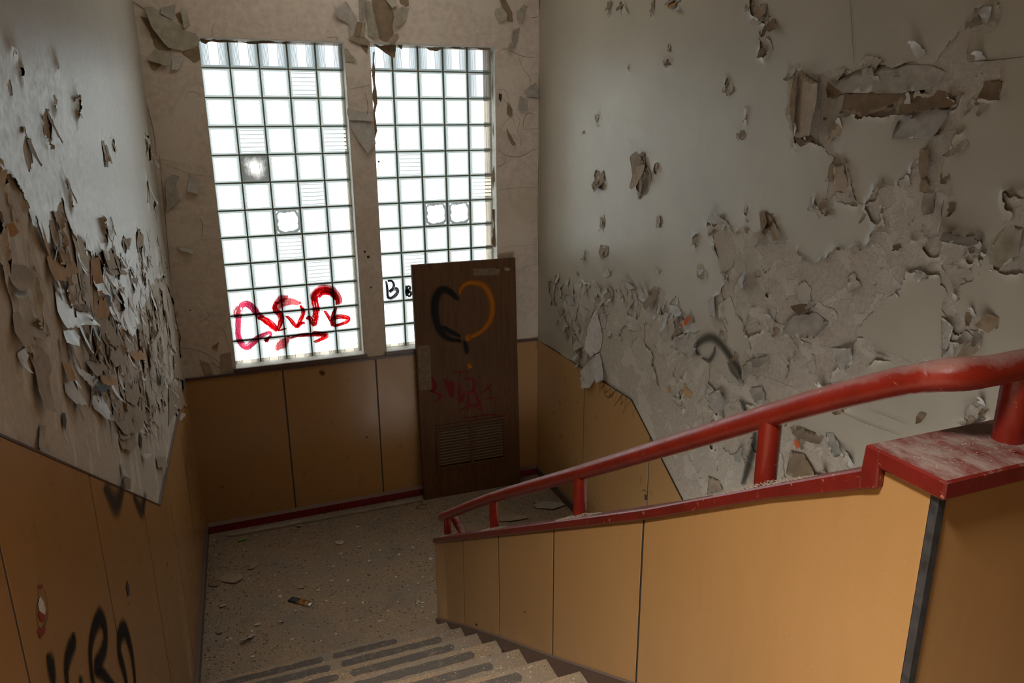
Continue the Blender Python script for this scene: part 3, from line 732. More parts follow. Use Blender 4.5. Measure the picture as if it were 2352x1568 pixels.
# remnants of an older, thinner coat inside the torn areas
M['under_r'] = plaster_mat('old_undercoat', (0.40, 0.34, 0.262), (0.45, 0.39, 0.31), (0.36, 0.29, 0.21), 9)
M['under_l'] = plaster_mat('old_undercoat_left', (0.50, 0.43, 0.35), (0.60, 0.54, 0.45), (0.40, 0.27, 0.16), 8, (1, 1.6, .7))
def resample(fl, U, V):
    A, B, Dd = fl; i = np.clip(np.rint((U - A[0, 0]) / (A[1, 0] - A[0, 0])).astype(int), 0, A.shape[0] - 1); j = np.clip(np.rint((V - B[0, 0]) / (B[0, 1] - B[0, 0])).astype(int), 0, A.shape[1] - 1)
    return Dd[i, j]
def under(fl, bias, seed, topz, a=1.0, b=1.0):
    def f(U, V):
        n = .10 * vnoise(U / a, V / b, .22, seed) + .07 * vnoise(U / a, V / b, .09, seed + 1) + bias - .12 * np.clip(1 - (V - topz(U) - .12) / .30, 0, 1)
        return np.where(resample(fl, U, V) < .03, n, -.2)
    return f
ul_r, _ = paint_layer(wall_right, 'undercoat', fR_np, (-4.6, YB, .55, 4.3), .008, [], [], lambda U, V: V - topRz(U) - .004, M['under_r'], amp=(0, .010, .008), curl=.010, cw=.010, seed=130, base_fn=under(fieldR, .004, 140, topRz))

def field_at(fl, u, v):
    U, V, D = fl; i = int((u - U[0, 0]) / (U[1, 0] - U[0, 0])); j = int((v - V[0, 0]) / (V[0, 1] - V[0, 0]))
    if 0 <= i < U.shape[0] and 0 <= j < U.shape[1]: return D[i, j]
    return 9.0
def px_size(uvf, x, y):
    a, b, c = uvf(x, y), uvf(x + 4, y), uvf(x, y + 4)
    return math.hypot(a[0] - b[0], a[1] - b[1]) / 4, math.hypot(a[0] - c[0], a[1] - c[1]) / 4
random.seed(7)
# flakes hanging in the single tears
for i, (x, y, w, h, tl) in enumerate(small):
    sx, sy = px_size(uvR, x, y); u, v = uvR(x - .1 * w, y - h * .45)
    curl_flake(wall_right, fR, u, v, w * sx * .9, max(.03, h * sy * .8), math.radians(-tl) + random.uniform(-.3, .3), random.choice(['greyb', 'tan', 'grey', 'brown']), random.uniform(.5, 1.5), 100 + i, 1)
TF = [  # traced sheets on the right wall: outline, hinge, lift, look
    (o1(*R2, [(500, 565), (690, 550), (890, 545), (895, 570), (870, 610), (790, 608), (800, 640), (740, 665), (640, 702), (500, 662)]), 't', .03, 'brown'),
    (o1(*R2, [(890, 545), (1060, 540), (1140, 560), (1190, 625), (1150, 640), (1000, 640), (850, 690), (838, 640), (870, 610)]), 't', .025, 'brown'),
    (o1(*R2, [(400, 490), (490, 560), (470, 575), (420, 588), (395, 540)]), 't', .02, 'brown'),
    (o1(*R2, [(232, 430), (260, 480), (305, 500), (390, 495), (395, 560), (370, 660), (330, 815), (215, 825), (210, 700), (225, 560)]), 'r', .05, 'tan'),
    (o1(*R2, [(232, 432), (225, 560), (212, 700), (218, 820), (195, 745), (168, 650), (185, 500), (212, 438)]), 'r', .02, 'brown'),
    (o1(*R2, [(210, 828), (300, 815), (318, 840), (255, 882), (222, 860)]), 't', .02, 'brown'),
    (o1(*R2, [(410, 495), (540, 445), (660, 392), (760, 405), (900, 388), (1020, 388), (1100, 430), (1080, 500), (1010, 530), (890, 545), (690, 550), (500, 560)]), 't', .012, 'plaster'),
    (o1(*R2, [(1340, 490), (1450, 478), (1442, 600), (1390, 604), (1320, 582), (1342, 540)]), 't', .02, 'brown'),
    (o1(*R2, [(950, 905), (1022, 878), (1026, 950), (1020, 1050), (965, 1085), (945, 1010)]), 'r', .02, 'brown'),
    (o1(*R2, [(955, 1090), (1000, 1075), (1028, 1140), (1020, 1152), (948, 1148)]), 'r', .015, 'brown'),
    (o1(*R2, [(975, 1160), (1040, 1155), (1062, 1280), (1025, 1215), (1010, 1290), (978, 1260)]), 't', .03, 'plaster'),
    (o1(*R2, [(405, 1000), (448, 975), (450, 1095), (420, 1085), (400, 1060)]), 'r', .02, 'brown'),
    (o1(*R2, [(450, 990), (495, 985), (520, 1100), (500, 1160), (452, 1150)]), 'l', .02, 'tan'),
    (o1(*R2, [(840, 690), (990, 645), (1145, 645), (1100, 740), (1075, 800), (1050, 830), (840, 825), (820, 760)]), 't', .03, 'grey'),
    (o1(*R2, [(830, 700), (820, 830), (790, 840), (760, 825), (800, 740)]), 'r', .03, 'plaster'),
    (o1(*R2, [(410, 850), (490, 690), (512, 700), (480, 780), (430, 862)]), 'l', .02, 'tan'),
    (o1(*R2, [(1105, 935), (1235, 830), (1246, 860), (1200, 915), (1140, 942)]), 't', .02, 'plaster'),
    (o1(*R2, [(1100, 1290), (1155, 1190), (1150, 1230), (1100, 1380), (1060, 1400)]), 'r', .05, 'plaster'),
    (o1(*R2, [(1095, 1395), (1160, 1400), (1260, 1390), (1330, 1395), (1325, 1460), (1275, 1475), (1180, 1440), (1100, 1440)]), 't', .03, 'grey'),
    (o1(*R2, [(1270, 90), (1300, 85), (1365, 145), (1290, 175), (1275, 130)]), 't', .04, 'plaster'),
    (o1(*R2, [(1300, 75), (1340, 38), (1398, 40), (1390, 100), (1365, 140), (1330, 120)]), 'r', .012, 'grey'),
    (o1(*R2, [(1480, 1345), (1573, 1370), (1573, 1530), (1480, 1600), (1400, 1580), (1385, 1500)]), 't', .03, 'yellow'),
    (o1(*R4, [(885, 318), (950, 310), (1060, 355), (1000, 362), (935, 388)]), 'r', .03, 'plaster'),
    (o1(*R4, [(185, 530), (240, 515), (310, 520), (300, 560), (260, 580)]), 't', .03, 'brown'),
    (o1(*R4, [(130, 690), (200, 590), (330, 570), (410, 635), (340, 720), (285, 665), (200, 715)]), 't', .03, 'plaster'),
    (o1(*R4, [(415, 785), (560, 780), (580, 860), (490, 935), (470, 850)]), 'r', .025, 'plaster'),
    (o1(*R4, [(1320, 640), (1370, 570), (1430, 600), (1420, 660), (1370, 690)]), 'l', .03, 'brown'),
    (o1(*R4, [(1230, 760), (1300, 680), (1330, 690), (1320, 790), (1260, 840), (1190, 840)]), 't', .02, 'tan'),
    (o1(*R4, [(1080, 590), (1180, 650), (1130, 780), (1090, 850), (1130, 690)]), 'r', .02, 'plaster'),
    (o1(*R4, [(180, 1250), (250, 1260), (380, 1310), (370, 1355), (290, 1330), (210, 1290)]), 't', .03, 'tan'),
    (o1(*R4, [(170, 1530), (180, 1400), (260, 1420), (310, 1500), (340, 1560), (240, 1560)]), 't', .03, 'brown'),
    (o1(*R4, [(385, 1290), (430, 1290), (520, 1420), (470, 1430), (420, 1370)]), 't', .035, 'grey'),
    (o1(*R4, [(520, 1490), (545, 1410), (560, 1480), (540, 1510)]), 'b', .03, 'grey'),
    (o1(*R4, [(935, 1190), (960, 1165), (995, 1180), (970, 1225), (945, 1235)]), 't', .02, 'brown'),
    (o1(*R1, [(1425, 1275), (1460, 1262), (1500, 1330), (1480, 1370), (1445, 1410), (1440, 1340)]), 'r', .03, 'brown'),
    (o1(*R1, [(1460, 1265), (1500, 1300), (1560, 1400), (1570, 1440), (1530, 1445), (1490, 1370)]), 't', .03, 'tan'),
    (o1(*R1, [(1110, 1330), (1190, 1270), (1208, 1300), (1190, 1340), (1140, 1350)]), 'b', .035, 'grey'),
    (o1(*R1, [(1425, 285), (1450, 275), (1475, 320), (1470, 345), (1440, 350)]), 't', .03, 'brown'),
    (o1(*R1, [(1480, 120), (1520, 110), (1550, 175), (1510, 195), (1480, 165)]), 't', .03, 'brown'),
    (o1(*R1, [(1410, 30), (1470, 20), (1475, 80), (1440, 115), (1405, 95)]), 't', .02, 'tan'),
    (o1(*R1, [(880, 20), (900, 5), (930, 15), (925, 40), (895, 52)]), 't', .02, 'orange'),
    (o1(*R1, [(915, 55), (935, 40), (970, 60), (940, 68)]), 't', .03, 'white'),
    (o1(*R1, [(660, 940), (715, 905), (735, 990), (770, 1060), (720, 1060), (690, 1030), (665, 1070)]), 'b', .03, 'greyb'),
    (o1(*R1, [(665, 1050), (700, 1040), (705, 1100), (680, 1135), (660, 1120)]), 't', .025, 'tan'),
    (o1(*R1, [(690, 1100), (720, 1070), (750, 1075), (735, 1140), (700, 1200)]), 'r', .03, 'greyb'),
    (o1(*R1, [(430, 1105), (460, 1085), (490, 1020), (502, 1080), (470, 1130), (455, 1155)]), 't', .03, 'greyb'),
    (o1(*R1, [(855, 360), (900, 355), (895, 385), (875, 402), (858, 390)]), 't', .02, 'greyb'),
    (o1(*R3, [(455, 410), (485, 570), (470, 660), (430, 700), (415, 650), (420, 530)]), 'l', .05, 'pale'),
    (o1(*R3, [(425, 700), (470, 680), (510, 840), (480, 855), (450, 790)]), 't', .05, 'pale'),
    (o1(*R3, [(360, 790), (420, 720), (455, 820), (430, 885), (390, 885), (395, 830)]), 't', .05, 'pale'),
    (o1(*R3, [(1290, 250), (1380, 150), (1392, 200), (1350, 290), (1320, 305)]), 'r', .05, 'grey'),
    (o1(*R3, [(1115, 380), (1165, 340), (1170, 400), (1185, 500), (1140, 450)]), 'r', .03, 'grey'),
    (o1(*R3, [(985, 560), (1062, 548), (1060, 640), (1032, 690), (900, 640), (930, 580)]), 't', .02, 'plaster'),
    (o1(*R3, [(1110, 930), (1200, 900), (1260, 960), (1250, 1020), (1170, 1040), (1110, 990)]), 'r', .04, 'plaster'),
    (o1(*R3, [(1370, 900), (1440, 880), (1480, 960), (1420, 975)]), 't', .03, 'plaster'),
    (o1(*R3, [(1335, 760), (1390, 710), (1440, 740), (1420, 770), (1360, 840)]), 't', .04, 'plaster'),
    (o1(*R3, [(1390, 710), (1480, 690), (1484, 720), (1450, 760), (1420, 760)]), 't', .04, 'plaster'),
    (o1(*R3, [(745, 390), (790, 280), (830, 290), (815, 350), (770, 420)]), 't', .035, 'greyb'),
    (o1(*R3, [(500, 330), (550, 300), (555, 340), (520, 360)]), 't', .03, 'greyb'), (o1(*R3, [(880, 390), (930, 395), (975, 450), (940, 470), (900, 440)]), 't', .03, 'grey'),
    (o1(*R3, [(255, 345), (320, 330), (320, 400), (280, 395)]), 'b', .03, 'grey'), (o1(*R3, [(320, 590), (370, 640), (345, 665), (315, 630)]), 't', .04, 'yellow'),
    (o1(*R3, [(250, 475), (285, 520), (270, 545), (250, 530)]), 't', .03, 'yellow'), (o1(*R3, [(480, 210), (525, 180), (540, 165), (530, 215), (500, 230)]), 'b', .03, 'pale'),
    (o1(*R3, [(795, 205), (825, 165), (832, 190), (820, 210)]), 'b', .03, 'pale'), (o1(*R3, [(610, 290), (640, 240), (690, 295), (640, 300)]), 'b', .03, 'pale'),
    (o1(*R3, [(1120, 1420), (1180, 1440), (1210, 1500), (1140, 1525)]), 't', .03, 'tan'), (o1(*R3, [(1270, 1290), (1340, 1240), (1340, 1330), (1280, 1330)]), 'r', .03, 'grey'),
    (o1(*R3, [(470, 30), (520, 40), (515, 95), (480, 110), (465, 80)]), 't', .012, 'greyb'),
]
for i, (p, hg, lf, mt) in enumerate(TF): traced_flake(wall_right, fR, toR(p), hg, lf, mt, .004, 300 + i)
# more small curls along the torn edges
cnt = 0
while cnt < 92:
    x, y = random.uniform(1255, 2280), random.uniform(130, 1100)
    u, v = uvR(x, y); d = field_at(fieldR, u, v)
    if v < topRz(np.array(u)) or abs(d) > .02: continue
    s = random.uniform(.015, .05)
    curl_flake(wall_right, fR, u, v, s, s * random.uniform(.8, 2.2), random.uniform(-.6, .6), random.choice(['grey', 'grey', 'plaster', 'greyb', 'tan', 'pale']), random.uniform(.4, 1.6), 900 + cnt, random.choice([1, 1, -1])); cnt += 1
for i in range(44):
    x = random.uniform(1275, 1610); y = 640 + (x - 1275) * .30 + random.uniform(-28, 22); u, v = uvR(x, y); s = random.uniform(.02, .055)
    curl_flake(wall_right, fR, u, v, s, s * random.uniform(1.2, 2.6), random.uniform(-.4, .4), random.choice(['grey', 'grey', 'pale', 'greyb', 'plaster']), random.uniform(.3, 1.2), 1300 + i, random.choice([1, 1, -1]))
# ragged fringe where the paint ends above the panels
for i in range(34):
    t = random.random(); x = 1255 + 115 * t + random.uniform(-6, 6); y = 640 + 215 * t + random.uniform(-30, 40)
    u, v = uvR(x, y); s = random.uniform(.02, .05)
    curl_flake(wall_right, fR, u, v, s, s * random.uniform(1, 2.5), random.uniform(-.5, .5), random.choice(['grey', 'pale', 'greyb', 'yellow']), random.uniform(.5, 1.5), 1200 + i, random.choice([1, 1, -1]))

# ---------------------------------------------------------------- left wall
holeL = [(-60, 375), (0, 396), (14, 408), (27, 428), (38, 452), (48, 479), (60, 515), (71, 541), (73, 505), (78, 494), (88, 515), (97, 545), (107, 565), (117, 551), (124, 500), (130, 478), (142, 462), (150, 500), (160, 535), (172, 553), (185, 566), (195, 573), (204, 580), (212, 588), (206, 615), (208, 650), (216, 680), (232, 700), (248, 718), (262, 742), (283, 765), (303, 777), (309, 750), (318, 722), (332, 700), (344, 668), (356, 648), (372, 632), (384, 660), (398, 700), (408, 760), (414, 830), (418, 900), (418, 1200), (-60, 1200)]
smallL = [(106, 290, 16, 90, -8), (64, 355, 20, 80, -8), (172, 248, 7, 48, 0), (121, 246, 6, 26, 0), (241, 355, 12, 48, -8), (257, 335, 6, 22, 0), (152, 440, 9, 70, -18), (337, 345, 8, 64, -4), (336, 432, 5, 70, -4), (235, 535, 10, 60, -10), (252, 520, 8, 50, 0), (283, 560, 20, 34, 0), (316, 555, 10, 70, -6), (258, 600, 26, 80, -10), (298, 650, 12, 60, -5), (320, 590, 12, 60, -10), (345, 690, 10, 50, 0), (338, 600, 6, 30, 0), (360, 570, 5, 60, 0), (352, 480, 3, 40, 0), (225, 600, 10, 60, -5), (268, 690, 14, 60, -15), (330, 640, 8, 40, -8), (22, 200, 3, 20, 0), (25, 118, 4, 8, 0), (125, 155, 3, 10, 0), (42, 170, 3, 14, 0)]
holesL = [toL(holeL)] + [toL(ell(*s, seed=50 + i)) for i, s in enumerate(smallL)]
topLz = lambda U: np.interp(-U, [-u for u, v in topL], [v for u, v in topL])
pl_l, fieldL = paint_layer(wall_left, 'paint_layer', fL_np, (-4.9, YB, 1.2, CEIL), .010, holesL, [], lambda U, V: V - topLz(U) - .004, M['paint_l'], amp=(.012, .010, .006), curl=.016, cw=.025, stretch=(.6, 1.7), seed=60)
pl_l['label'] = 'glossy grey paint, its lower edge hanging in torn tongues'
paint_layer(wall_left, 'undercoat', fL_np, (-4.9, YB, 1.25, 3.6), .011, [], [], lambda U, V: V - topLz(U) - .004, M['under_l'], amp=(0, .012, .008), curl=.018, cw=.012, stretch=(.7, 1.5), seed=160, base_fn=under(fieldL, -.006, 170, topLz, .6, 1.9))
L1, L2 = (0, 380, 3.733), (0, 780, 3.733)
TL = [  # near-flat dark outlines paint in the shade of gaps behind the flakes
    (o1(*L1, [(385, 790), (430, 780), (530, 810), (580, 830), (575, 930), (490, 960), (475, 1000), (400, 1000)]), 't', .05, 'orange'),
    (o1(*L1, [(280, 480), (320, 490), (370, 620), (420, 740), (405, 775), (350, 720), (300, 590)]), 'r', .03, 'orange'),
    (o1(*L1, [(-30, 490), (40, 500), (75, 575), (60, 610), (-30, 615)]), 'l', .04, 'orange'),
    (o1(*L1, [(30, 850), (200, 865), (260, 930), (270, 990), (220, 950), (180, 1060), (90, 1080), (50, 1020)]), 't', .04, 'tan'),
    (o1(*L1, [(80, 1080), (180, 1065), (175, 1120), (100, 1140)]), 't', .03, 'pale'),
    (o1(*L1, [(760, 800), (800, 790), (835, 1010), (765, 1020)]), 'l', .03, 'orange'),
    (o1(*L1, [(785, 1075), (840, 1070), (890, 1240), (880, 1320), (800, 1290)]), 'l', .03, 'orange'),
    (o1(*L1, [(800, 1300), (900, 1320), (960, 1440), (1000, 1540), (900, 1540), (820, 1420)]), 'l', .03, 'tan'),
    (o1(*L1, [(455, 1040), (560, 1060), (590, 1200), (600, 1380), (520, 1400), (470, 1250)]), 't', .03, 'grey'),
    (o1(*L1, [(640, 1240), (720, 1260), (775, 1380), (650, 1370)]), 't', .05, 'grey'),
    (o1(*L1, [(600, 1200), (720, 1190), (735, 1260), (650, 1245)]), 't', .03, 'brown'),
    (o1(*L1, [(530, 1410), (610, 1410), (625, 1480), (590, 1560), (535, 1520)]), 't', .04, 'grey'),
    (o1(*L1, [(560, 1300), (630, 1310), (635, 1350), (590, 1400)]), 't', .04, 'grey'),
    (o1(*L1, [(870, 720), (940, 740), (960, 880), (900, 900)]), 't', .03, 'tan'), (o1(*L1, [(900, 890), (1030, 900), (1050, 940), (960, 945)]), 't', .05, 'tan'),
    (o1(*L1, [(950, 750), (1000, 800), (1030, 890), (970, 870)]), 'l', .04, 'tan'), (o1(*L1, [(975, 1060), (1040, 1045), (1020, 1100), (975, 1090)]), 't', .03, 'tan'),
    (o1(*L1, [(1040, 630), (1095, 620), (1085, 700), (1050, 720)]), 'l', .03, 'tan'), (o1(*L1, [(1165, 540), (1195, 600), (1200, 690), (1170, 720)]), 'l', .03, 'tan'),
    (o1(*L1, [(1105, 960), (1150, 970), (1140, 1090), (1110, 1120)]), 'l', .03, 'greyb'), (o1(*L1, [(860, 1090), (930, 1120), (935, 1240), (880, 1180)]), 'l', .006, 'dark'),
    (o1(*L1, [(400, 705), (450, 715), (520, 790), (470, 780)]), 'l', .003, 'dark'), (o1(*L1, [(800, 1400), (840, 1420), (840, 1560), (800, 1540)]), 'l', .004, 'dark'),
    (o1(*L1, [(90, 1280), (150, 1260), (200, 1400), (215, 1540), (120, 1560), (85, 1440)]), 't', .04, 'tan'), (o1(*L1, [(160, 1330), (250, 1390), (310, 1430), (290, 1500), (230, 1480)]), 't', .04, 'tan'),
    (o1(*L1, [(1280, 1100), (1330, 1120), (1320, 1220), (1290, 1180)]), 'l', .02, 'greyb'),
    (o1(*L2, [(220, 100), (330, 60), (390, 130), (400, 250), (375, 330), (380, 450), (400, 640), (360, 620), (320, 600), (280, 440), (270, 250)]), 't', .04, 'tan'),
    (o1(*L2, [(130, 120), (200, 70), (215, 140), (185, 180), (190, 300), (160, 270)]), 't', .04, 'pale'),
    (o1(*L2, [(520, 180), (580, 230), (590, 360), (540, 360)]), 't', .03, 'orange'), (o1(*L2, [(540, 370), (600, 350), (640, 480), (665, 570), (600, 560), (545, 450)]), 't', .04, 'pale'),
    (o1(*L2, [(595, 280), (625, 330), (670, 520), (660, 570), (610, 420)]), 'l', .005, 'dark'),
    (o1(*L2, [(720, 190), (830, 170), (840, 260), (770, 320)]), 't', .05, 'tan'), (o1(*L2, [(830, 320), (910, 300), (920, 400), (860, 400)]), 't', .06, 'orange'),
    (o1(*L2, [(790, 340), (870, 400), (830, 460), (760, 430)]), 't', .05, 'dark'), (o1(*L2, [(620, 200), (700, 270), (780, 350), (755, 420), (660, 290)]), 'l', .03, 'white'),  # the white flake has its sheen put into the colour
    (o1(*L2, [(830, 140), (890, 200), (880, 290), (835, 250)]), 'l', .006, 'dark'),
    (o1(*L2, [(955, 520), (1020, 500), (1190, 640), (1190, 680), (1150, 770), (1060, 820), (1000, 760), (955, 680)]), 't', .05, 'tan'),
    (o1(*L2, [(1010, 860), (1080, 850), (1140, 900), (1100, 960), (1030, 930)]), 't', .04, 'tan'), (o1(*L2, [(1005, 770), (1070, 790), (1080, 850), (1020, 860)]), 't', .03, 'tan'),
    (o1(*L2, [(770, 490), (860, 480), (900, 600), (930, 710), (870, 690), (790, 590)]), 't', .04, 'grey'), (o1(*L2, [(900, 30), (1000, 60), (1030, 180), (950, 240), (900, 120)]), 't', .04, 'tan'),
    (o1(*L2, [(1060, 360), (1140, 380), (1150, 480), (1110, 570), (1060, 520)]), 't', .04, 'tan'), (o1(*L2, [(1100, 100), (1190, 100), (1210, 160), (1140, 190)]), 't', .04, 'orange'),
    (o1(*L2, [(1330, 290), (1440, 340), (1400, 400), (1340, 370)]), 'b', .05, 'grey'), (o1(*L2, [(1440, 370), (1520, 420), (1580, 570), (1500, 620), (1440, 740)]), 'l', .04, 'tan'),
    (o1(*L2, [(1500, 610), (1565, 640), (1530, 700)]), 't', .04, 'pale'), (o1(*L2, [(1480, 120), (1540, 170), (1560, 350), (1490, 330)]), 'l', .03, 'tan'),
    (o1(*L2, [(520, 625), (545, 630), (555, 700), (540, 790), (522, 710)]), 't', .003, 'dark'), (o1(*L2, [(1190, 790), (1210, 850), (1205, 950), (1185, 880)]), 't', .003, 'dark'),
    (o1(*L2, [(1195, 960), (1250, 990), (1220, 1030)]), 't', .04, 'pale'), (o1(*L2, [(1330, 1010), (1390, 1000), (1400, 1090), (1340, 1100)]), 't', .04, 'tan'),
    (o1(*L2, [(1020, 1060), (1040, 1080), (1060, 1180), (1035, 1170)]), 't', .03, 'pale'), (o1(*L2, [(1060, 1160), (1095, 1200), (1080, 1290), (1030, 1270)]), 't', .02, 'greyb'),
    (o1(*L2, [(330, 730), (370, 740), (330, 940), (295, 930)]), 't', .02, 'tan'), (o1(*L2, [(330, 870), (400, 900), (410, 985), (320, 970)]), 't', .02, 'plaster'),
]
for i, (p, hg, lf, mt) in enumerate(TL): traced_flake(wall_left, fL, toL(p), hg, lf * .55, mt, .004, 500 + i)
cnt = 0
while cnt < 215:
    x = 120 + 295 * random.random() ** .7; y = random.uniform(520, 1000)
    if y < 560 + (300 - x) * .1 or y > 1010 - (420 - x) * .35 or x > 380 + (y - 600) * .09: continue
    u, v = uvL(x, y); w = random.uniform(.012, .04)
    if v < topLz(np.array(u)) + .05: continue
    curl_flake(wall_left, fL, u, v, w, w * random.uniform(1.5, 4.0), random.uniform(-.2, .2), random.choice(['grey', 'grey', 'plaster', 'greyb', 'tan', 'tan', 'pale', 'brown']), random.uniform(.25, .9), 2000 + cnt, random.choice([1, 1, 1, -1])); cnt += 1
for i, (x, y, w, h, tl) in enumerate(smallL[:21]):
    sx, sy = px_size(uvL, x, y); u, v = uvL(x, y - h * .45)
    curl_flake(wall_left, fL, u, v, min(.07, max(.02, w * sx * .55)), h * sy * .7, random.uniform(-.12, .12), random.choice(['greyb', 'greyb', 'tan', 'grey']), random.uniform(.2, .6), 2300 + i, 1)

# ---------------------------------------------------------------- back wall
B1, B2, B3 = (280, 0, 5.6), (720, 0, 5.6), (1000, 0, 3.92)
TB = [
    (o1(*B1, [(290, 100), (400, 90), (480, 195), (640, 260), (800, 385), (960, 430), (1000, 570), (790, 660), (600, 620), (490, 500), (380, 330)]), 'r', .04, 'yellow'),
    (o1(*B1, [(235, 210), (330, 230), (400, 390), (510, 470), (540, 560), (640, 640), (500, 680), (430, 600), (360, 420)]), 'l', .002, 'brown'),
    (o1(*B1, [(330, 770), (440, 620), (640, 640), (610, 830), (560, 850)]), 't', .03, 'yellow'), (o1(*B1, [(345, 790), (520, 830), (430, 905), (380, 880)]), 't', .004, 'brown'),
    (o1(*B1, [(770, 680), (990, 590), (1010, 760), (940, 800)]), 't', .004, 'brown'), (o1(*B1, [(690, 180), (740, 160), (775, 300), (740, 290)]), 't', .003, 'brown'),
    (o1(*B1, [(760, 100), (830, 150), (880, 330), (800, 370), (775, 250)]), 'r', .03, 'yellow'), (o1(*B1, [(500, 100), (690, 60), (680, 180), (650, 260), (500, 180)]), 't', .02, 'plaster'),
    (o1(*B1, [(640, 760), (760, 710), (800, 760), (720, 900), (640, 900)]), 't', .02, 'pale'),
    (o1(*B2, [(750, -20), (930, -20), (1000, 110), (1035, 170), (1010, 350), (1035, 430), (940, 540), (840, 490), (770, 330), (740, 150)]), 't', .002, 'brown'),
    (o1(*B2, [(1100, -20), (1220, -20), (1225, 70), (1190, 85), (1110, 40)]), 't', .002, 'brown'),
    (o1(*B2, [(900, -20), (1060, -20), (1050, 80), (1000, 110), (950, 40)]), 't', .04, 'yellow'), (o1(*B2, [(1040, 140), (1150, 85), (1230, 110), (1190, 260), (1120, 330), (1010, 370)]), 'r', .05, 'yellow'),
    (o1(*B2, [(640, -20), (740, 40), (770, 210), (820, 500), (700, 460), (680, 250)]), 'l', .06, 'yellow'), (o1(*B2, [(580, -20), (640, -10), (650, 240), (590, 260)]), 'l', .05, 'plaster'),
    (o1(*B2, [(240, 80), (300, 120), (420, 20), (560, 250), (560, 400), (470, 490), (440, 310), (300, 230)]), 'r', .04, 'plaster'), (o1(*B2, [(560, 280), (630, 280), (600, 470), (510, 460)]), 't', .004, 'brown'),
    (o1(*B2, [(630, 300), (665, 290), (640, 480), (600, 480)]), 'l', .04, 'yellow'), (o1(*B2, [(440, 500), (640, 460), (720, 540), (700, 590), (480, 530)]), 't', .03, 'greyb'),
    (o1(*B2, [(960, 500), (1080, 430), (1100, 480), (1040, 550), (950, 545)]), 'r', .03, 'tan'), (o1(*B2, [(600, 580), (700, 590), (690, 690), (640, 640)]), 't', .004, 'brown'),
    (o1(*B2, [(390, 630), (430, 620), (480, 700), (560, 790), (420, 800)]), 'l', .02, 'yellow'), (o1(*B2, [(430, 1390), (600, 1440), (760, 1460), (770, 1560), (440, 1540)]), 't', .02, 'pale'),
    ([(800, 262), (832, 262), (860, 300), (862, 330), (843, 352), (828, 330), (808, 300)], 't', .03, 'pale'),
    (o1(*B3, [(580, -10), (630, -10), (690, 110), (695, 200), (640, 190), (645, 130), (600, 70)]), 't', .003, 'brown'), (o1(*B3, [(730, 110), (800, 40), (830, 60), (780, 160), (760, 210), (725, 180)]), 't', .04, 'yellow'),
    (o1(*B3, [(540, 80), (600, 90), (620, 180), (570, 210), (530, 130)]), 'l', .03, 'yellow'), (o1(*B3, [(640, 450), (680, 380), (695, 430), (650, 480)]), 't', .03, 'yellow'), (o1(*B3, [(690, 290), (760, 250), (740, 370), (700, 450), (680, 380)]), 'r', .03, 'plaster'),
    (o1(*B3, [(920, -10), (1000, -10), (1005, 210), (980, 260), (940, 180)]), 'r', .02, 'greyb'), (o1(*B3, [(570, 840), (600, 850), (590, 920), (568, 890)]), 't', .002, 'dark'), (o1(*B3, [(650, 920), (690, 980), (680, 1060), (640, 1020)]), 't', .01, 'greyb'),
    (o1(*B3, [(800, 830), (900, 740), (930, 800), (920, 880), (810, 870)]), 't', .02, 'plaster'), (o1(*B3, [(640, 1150), (720, 1300), (690, 1310), (650, 1230)]), 't', .01, 'greyb'), (o1(*B3, [(760, 860), (830, 900), (820, 990), (740, 1000)]), 't', .02, 'plaster'),
    ([(384, 410), (395, 400), (412, 405), (404, 425), (415, 460), (385, 485), (380, 440)], 'r', .02, 'plaster'), ([(388, 412), (402, 430), (404, 440), (390, 432)], 't', .002, 'brown'), ([(436, 398), (462, 432), (452, 445), (430, 438)], 't', .03, 'pale'),
    ([(405, 565), (445, 573), (444, 582), (415, 574)], 't', .03, 'pale'), ([(485, 797), (503, 785), (498, 805)], 't', .01, 'brown'), ([(458, 825), (480, 835), (492, 860), (470, 855)], 't', .012, 'tan'), ([(505, 815), (530, 808), (535, 850), (510, 850)], 't', .015, 'tan'),
]
for i, (p, hg, lf, mt) in enumerate(TB): traced_flake(wall_back, fB, toB(p), hg, lf, mt, .0025, 700 + i)
# torn paint hanging over the top row of glass blocks, and along the reveals
fH = lambda u, v, d: (u, -.04 - d, v)
def hang(pts, mat, seed): traced_flake(wall_back, fH, [(at(1, -.045, x, y)[0], at(1, -.045, x, y)[2]) for x, y in pts], 't', .012, mat, .002, seed)
hang(o1(*B2, [(750, 555), (860, 590), (1060, 560), (1060, 640), (1045, 745), (1000, 740), (920, 680), (850, 625)]), 'tan', 801)
hang(o1(*B2, [(1075, 575), (1150, 580), (1130, 640), (1100, 610)]), 'tan', 802)
hang(o1(*B3, [(-90, 425), (100, 425), (60, 445), (0, 462), (-50, 455)]), 'pale', 803); hang(o1(*B3, [(100, 425), (500, 425), (490, 445), (430, 455), (350, 432), (270, 440), (180, 438), (120, 430)]), 'pale', 804)
hang(o1(*B1, [(1000, 500), (1500, 525), (1480, 545), (1220, 545), (1150, 520), (1080, 570), (1020, 545)]), 'yellow', 805); hang(o1(*B1, [(1500, 520), (2352, 545), (2350, 555), (1900, 548), (1780, 560), (1620, 560)]), 'tan', 806)
hang([(857, 120), (862, 118), (861, 160), (866, 210), (862, 260), (866, 300), (860, 340), (857, 200)], 'tan', 807)
hang([(1127, 118), (1134, 118), (1137, 300), (1136, 420), (1130, 440), (1133, 300), (1129, 200)], 'pale', 808); hang([(1130, 480), (1140, 480), (1140, 570), (1128, 560), (1134, 520)], 'tan', 809)

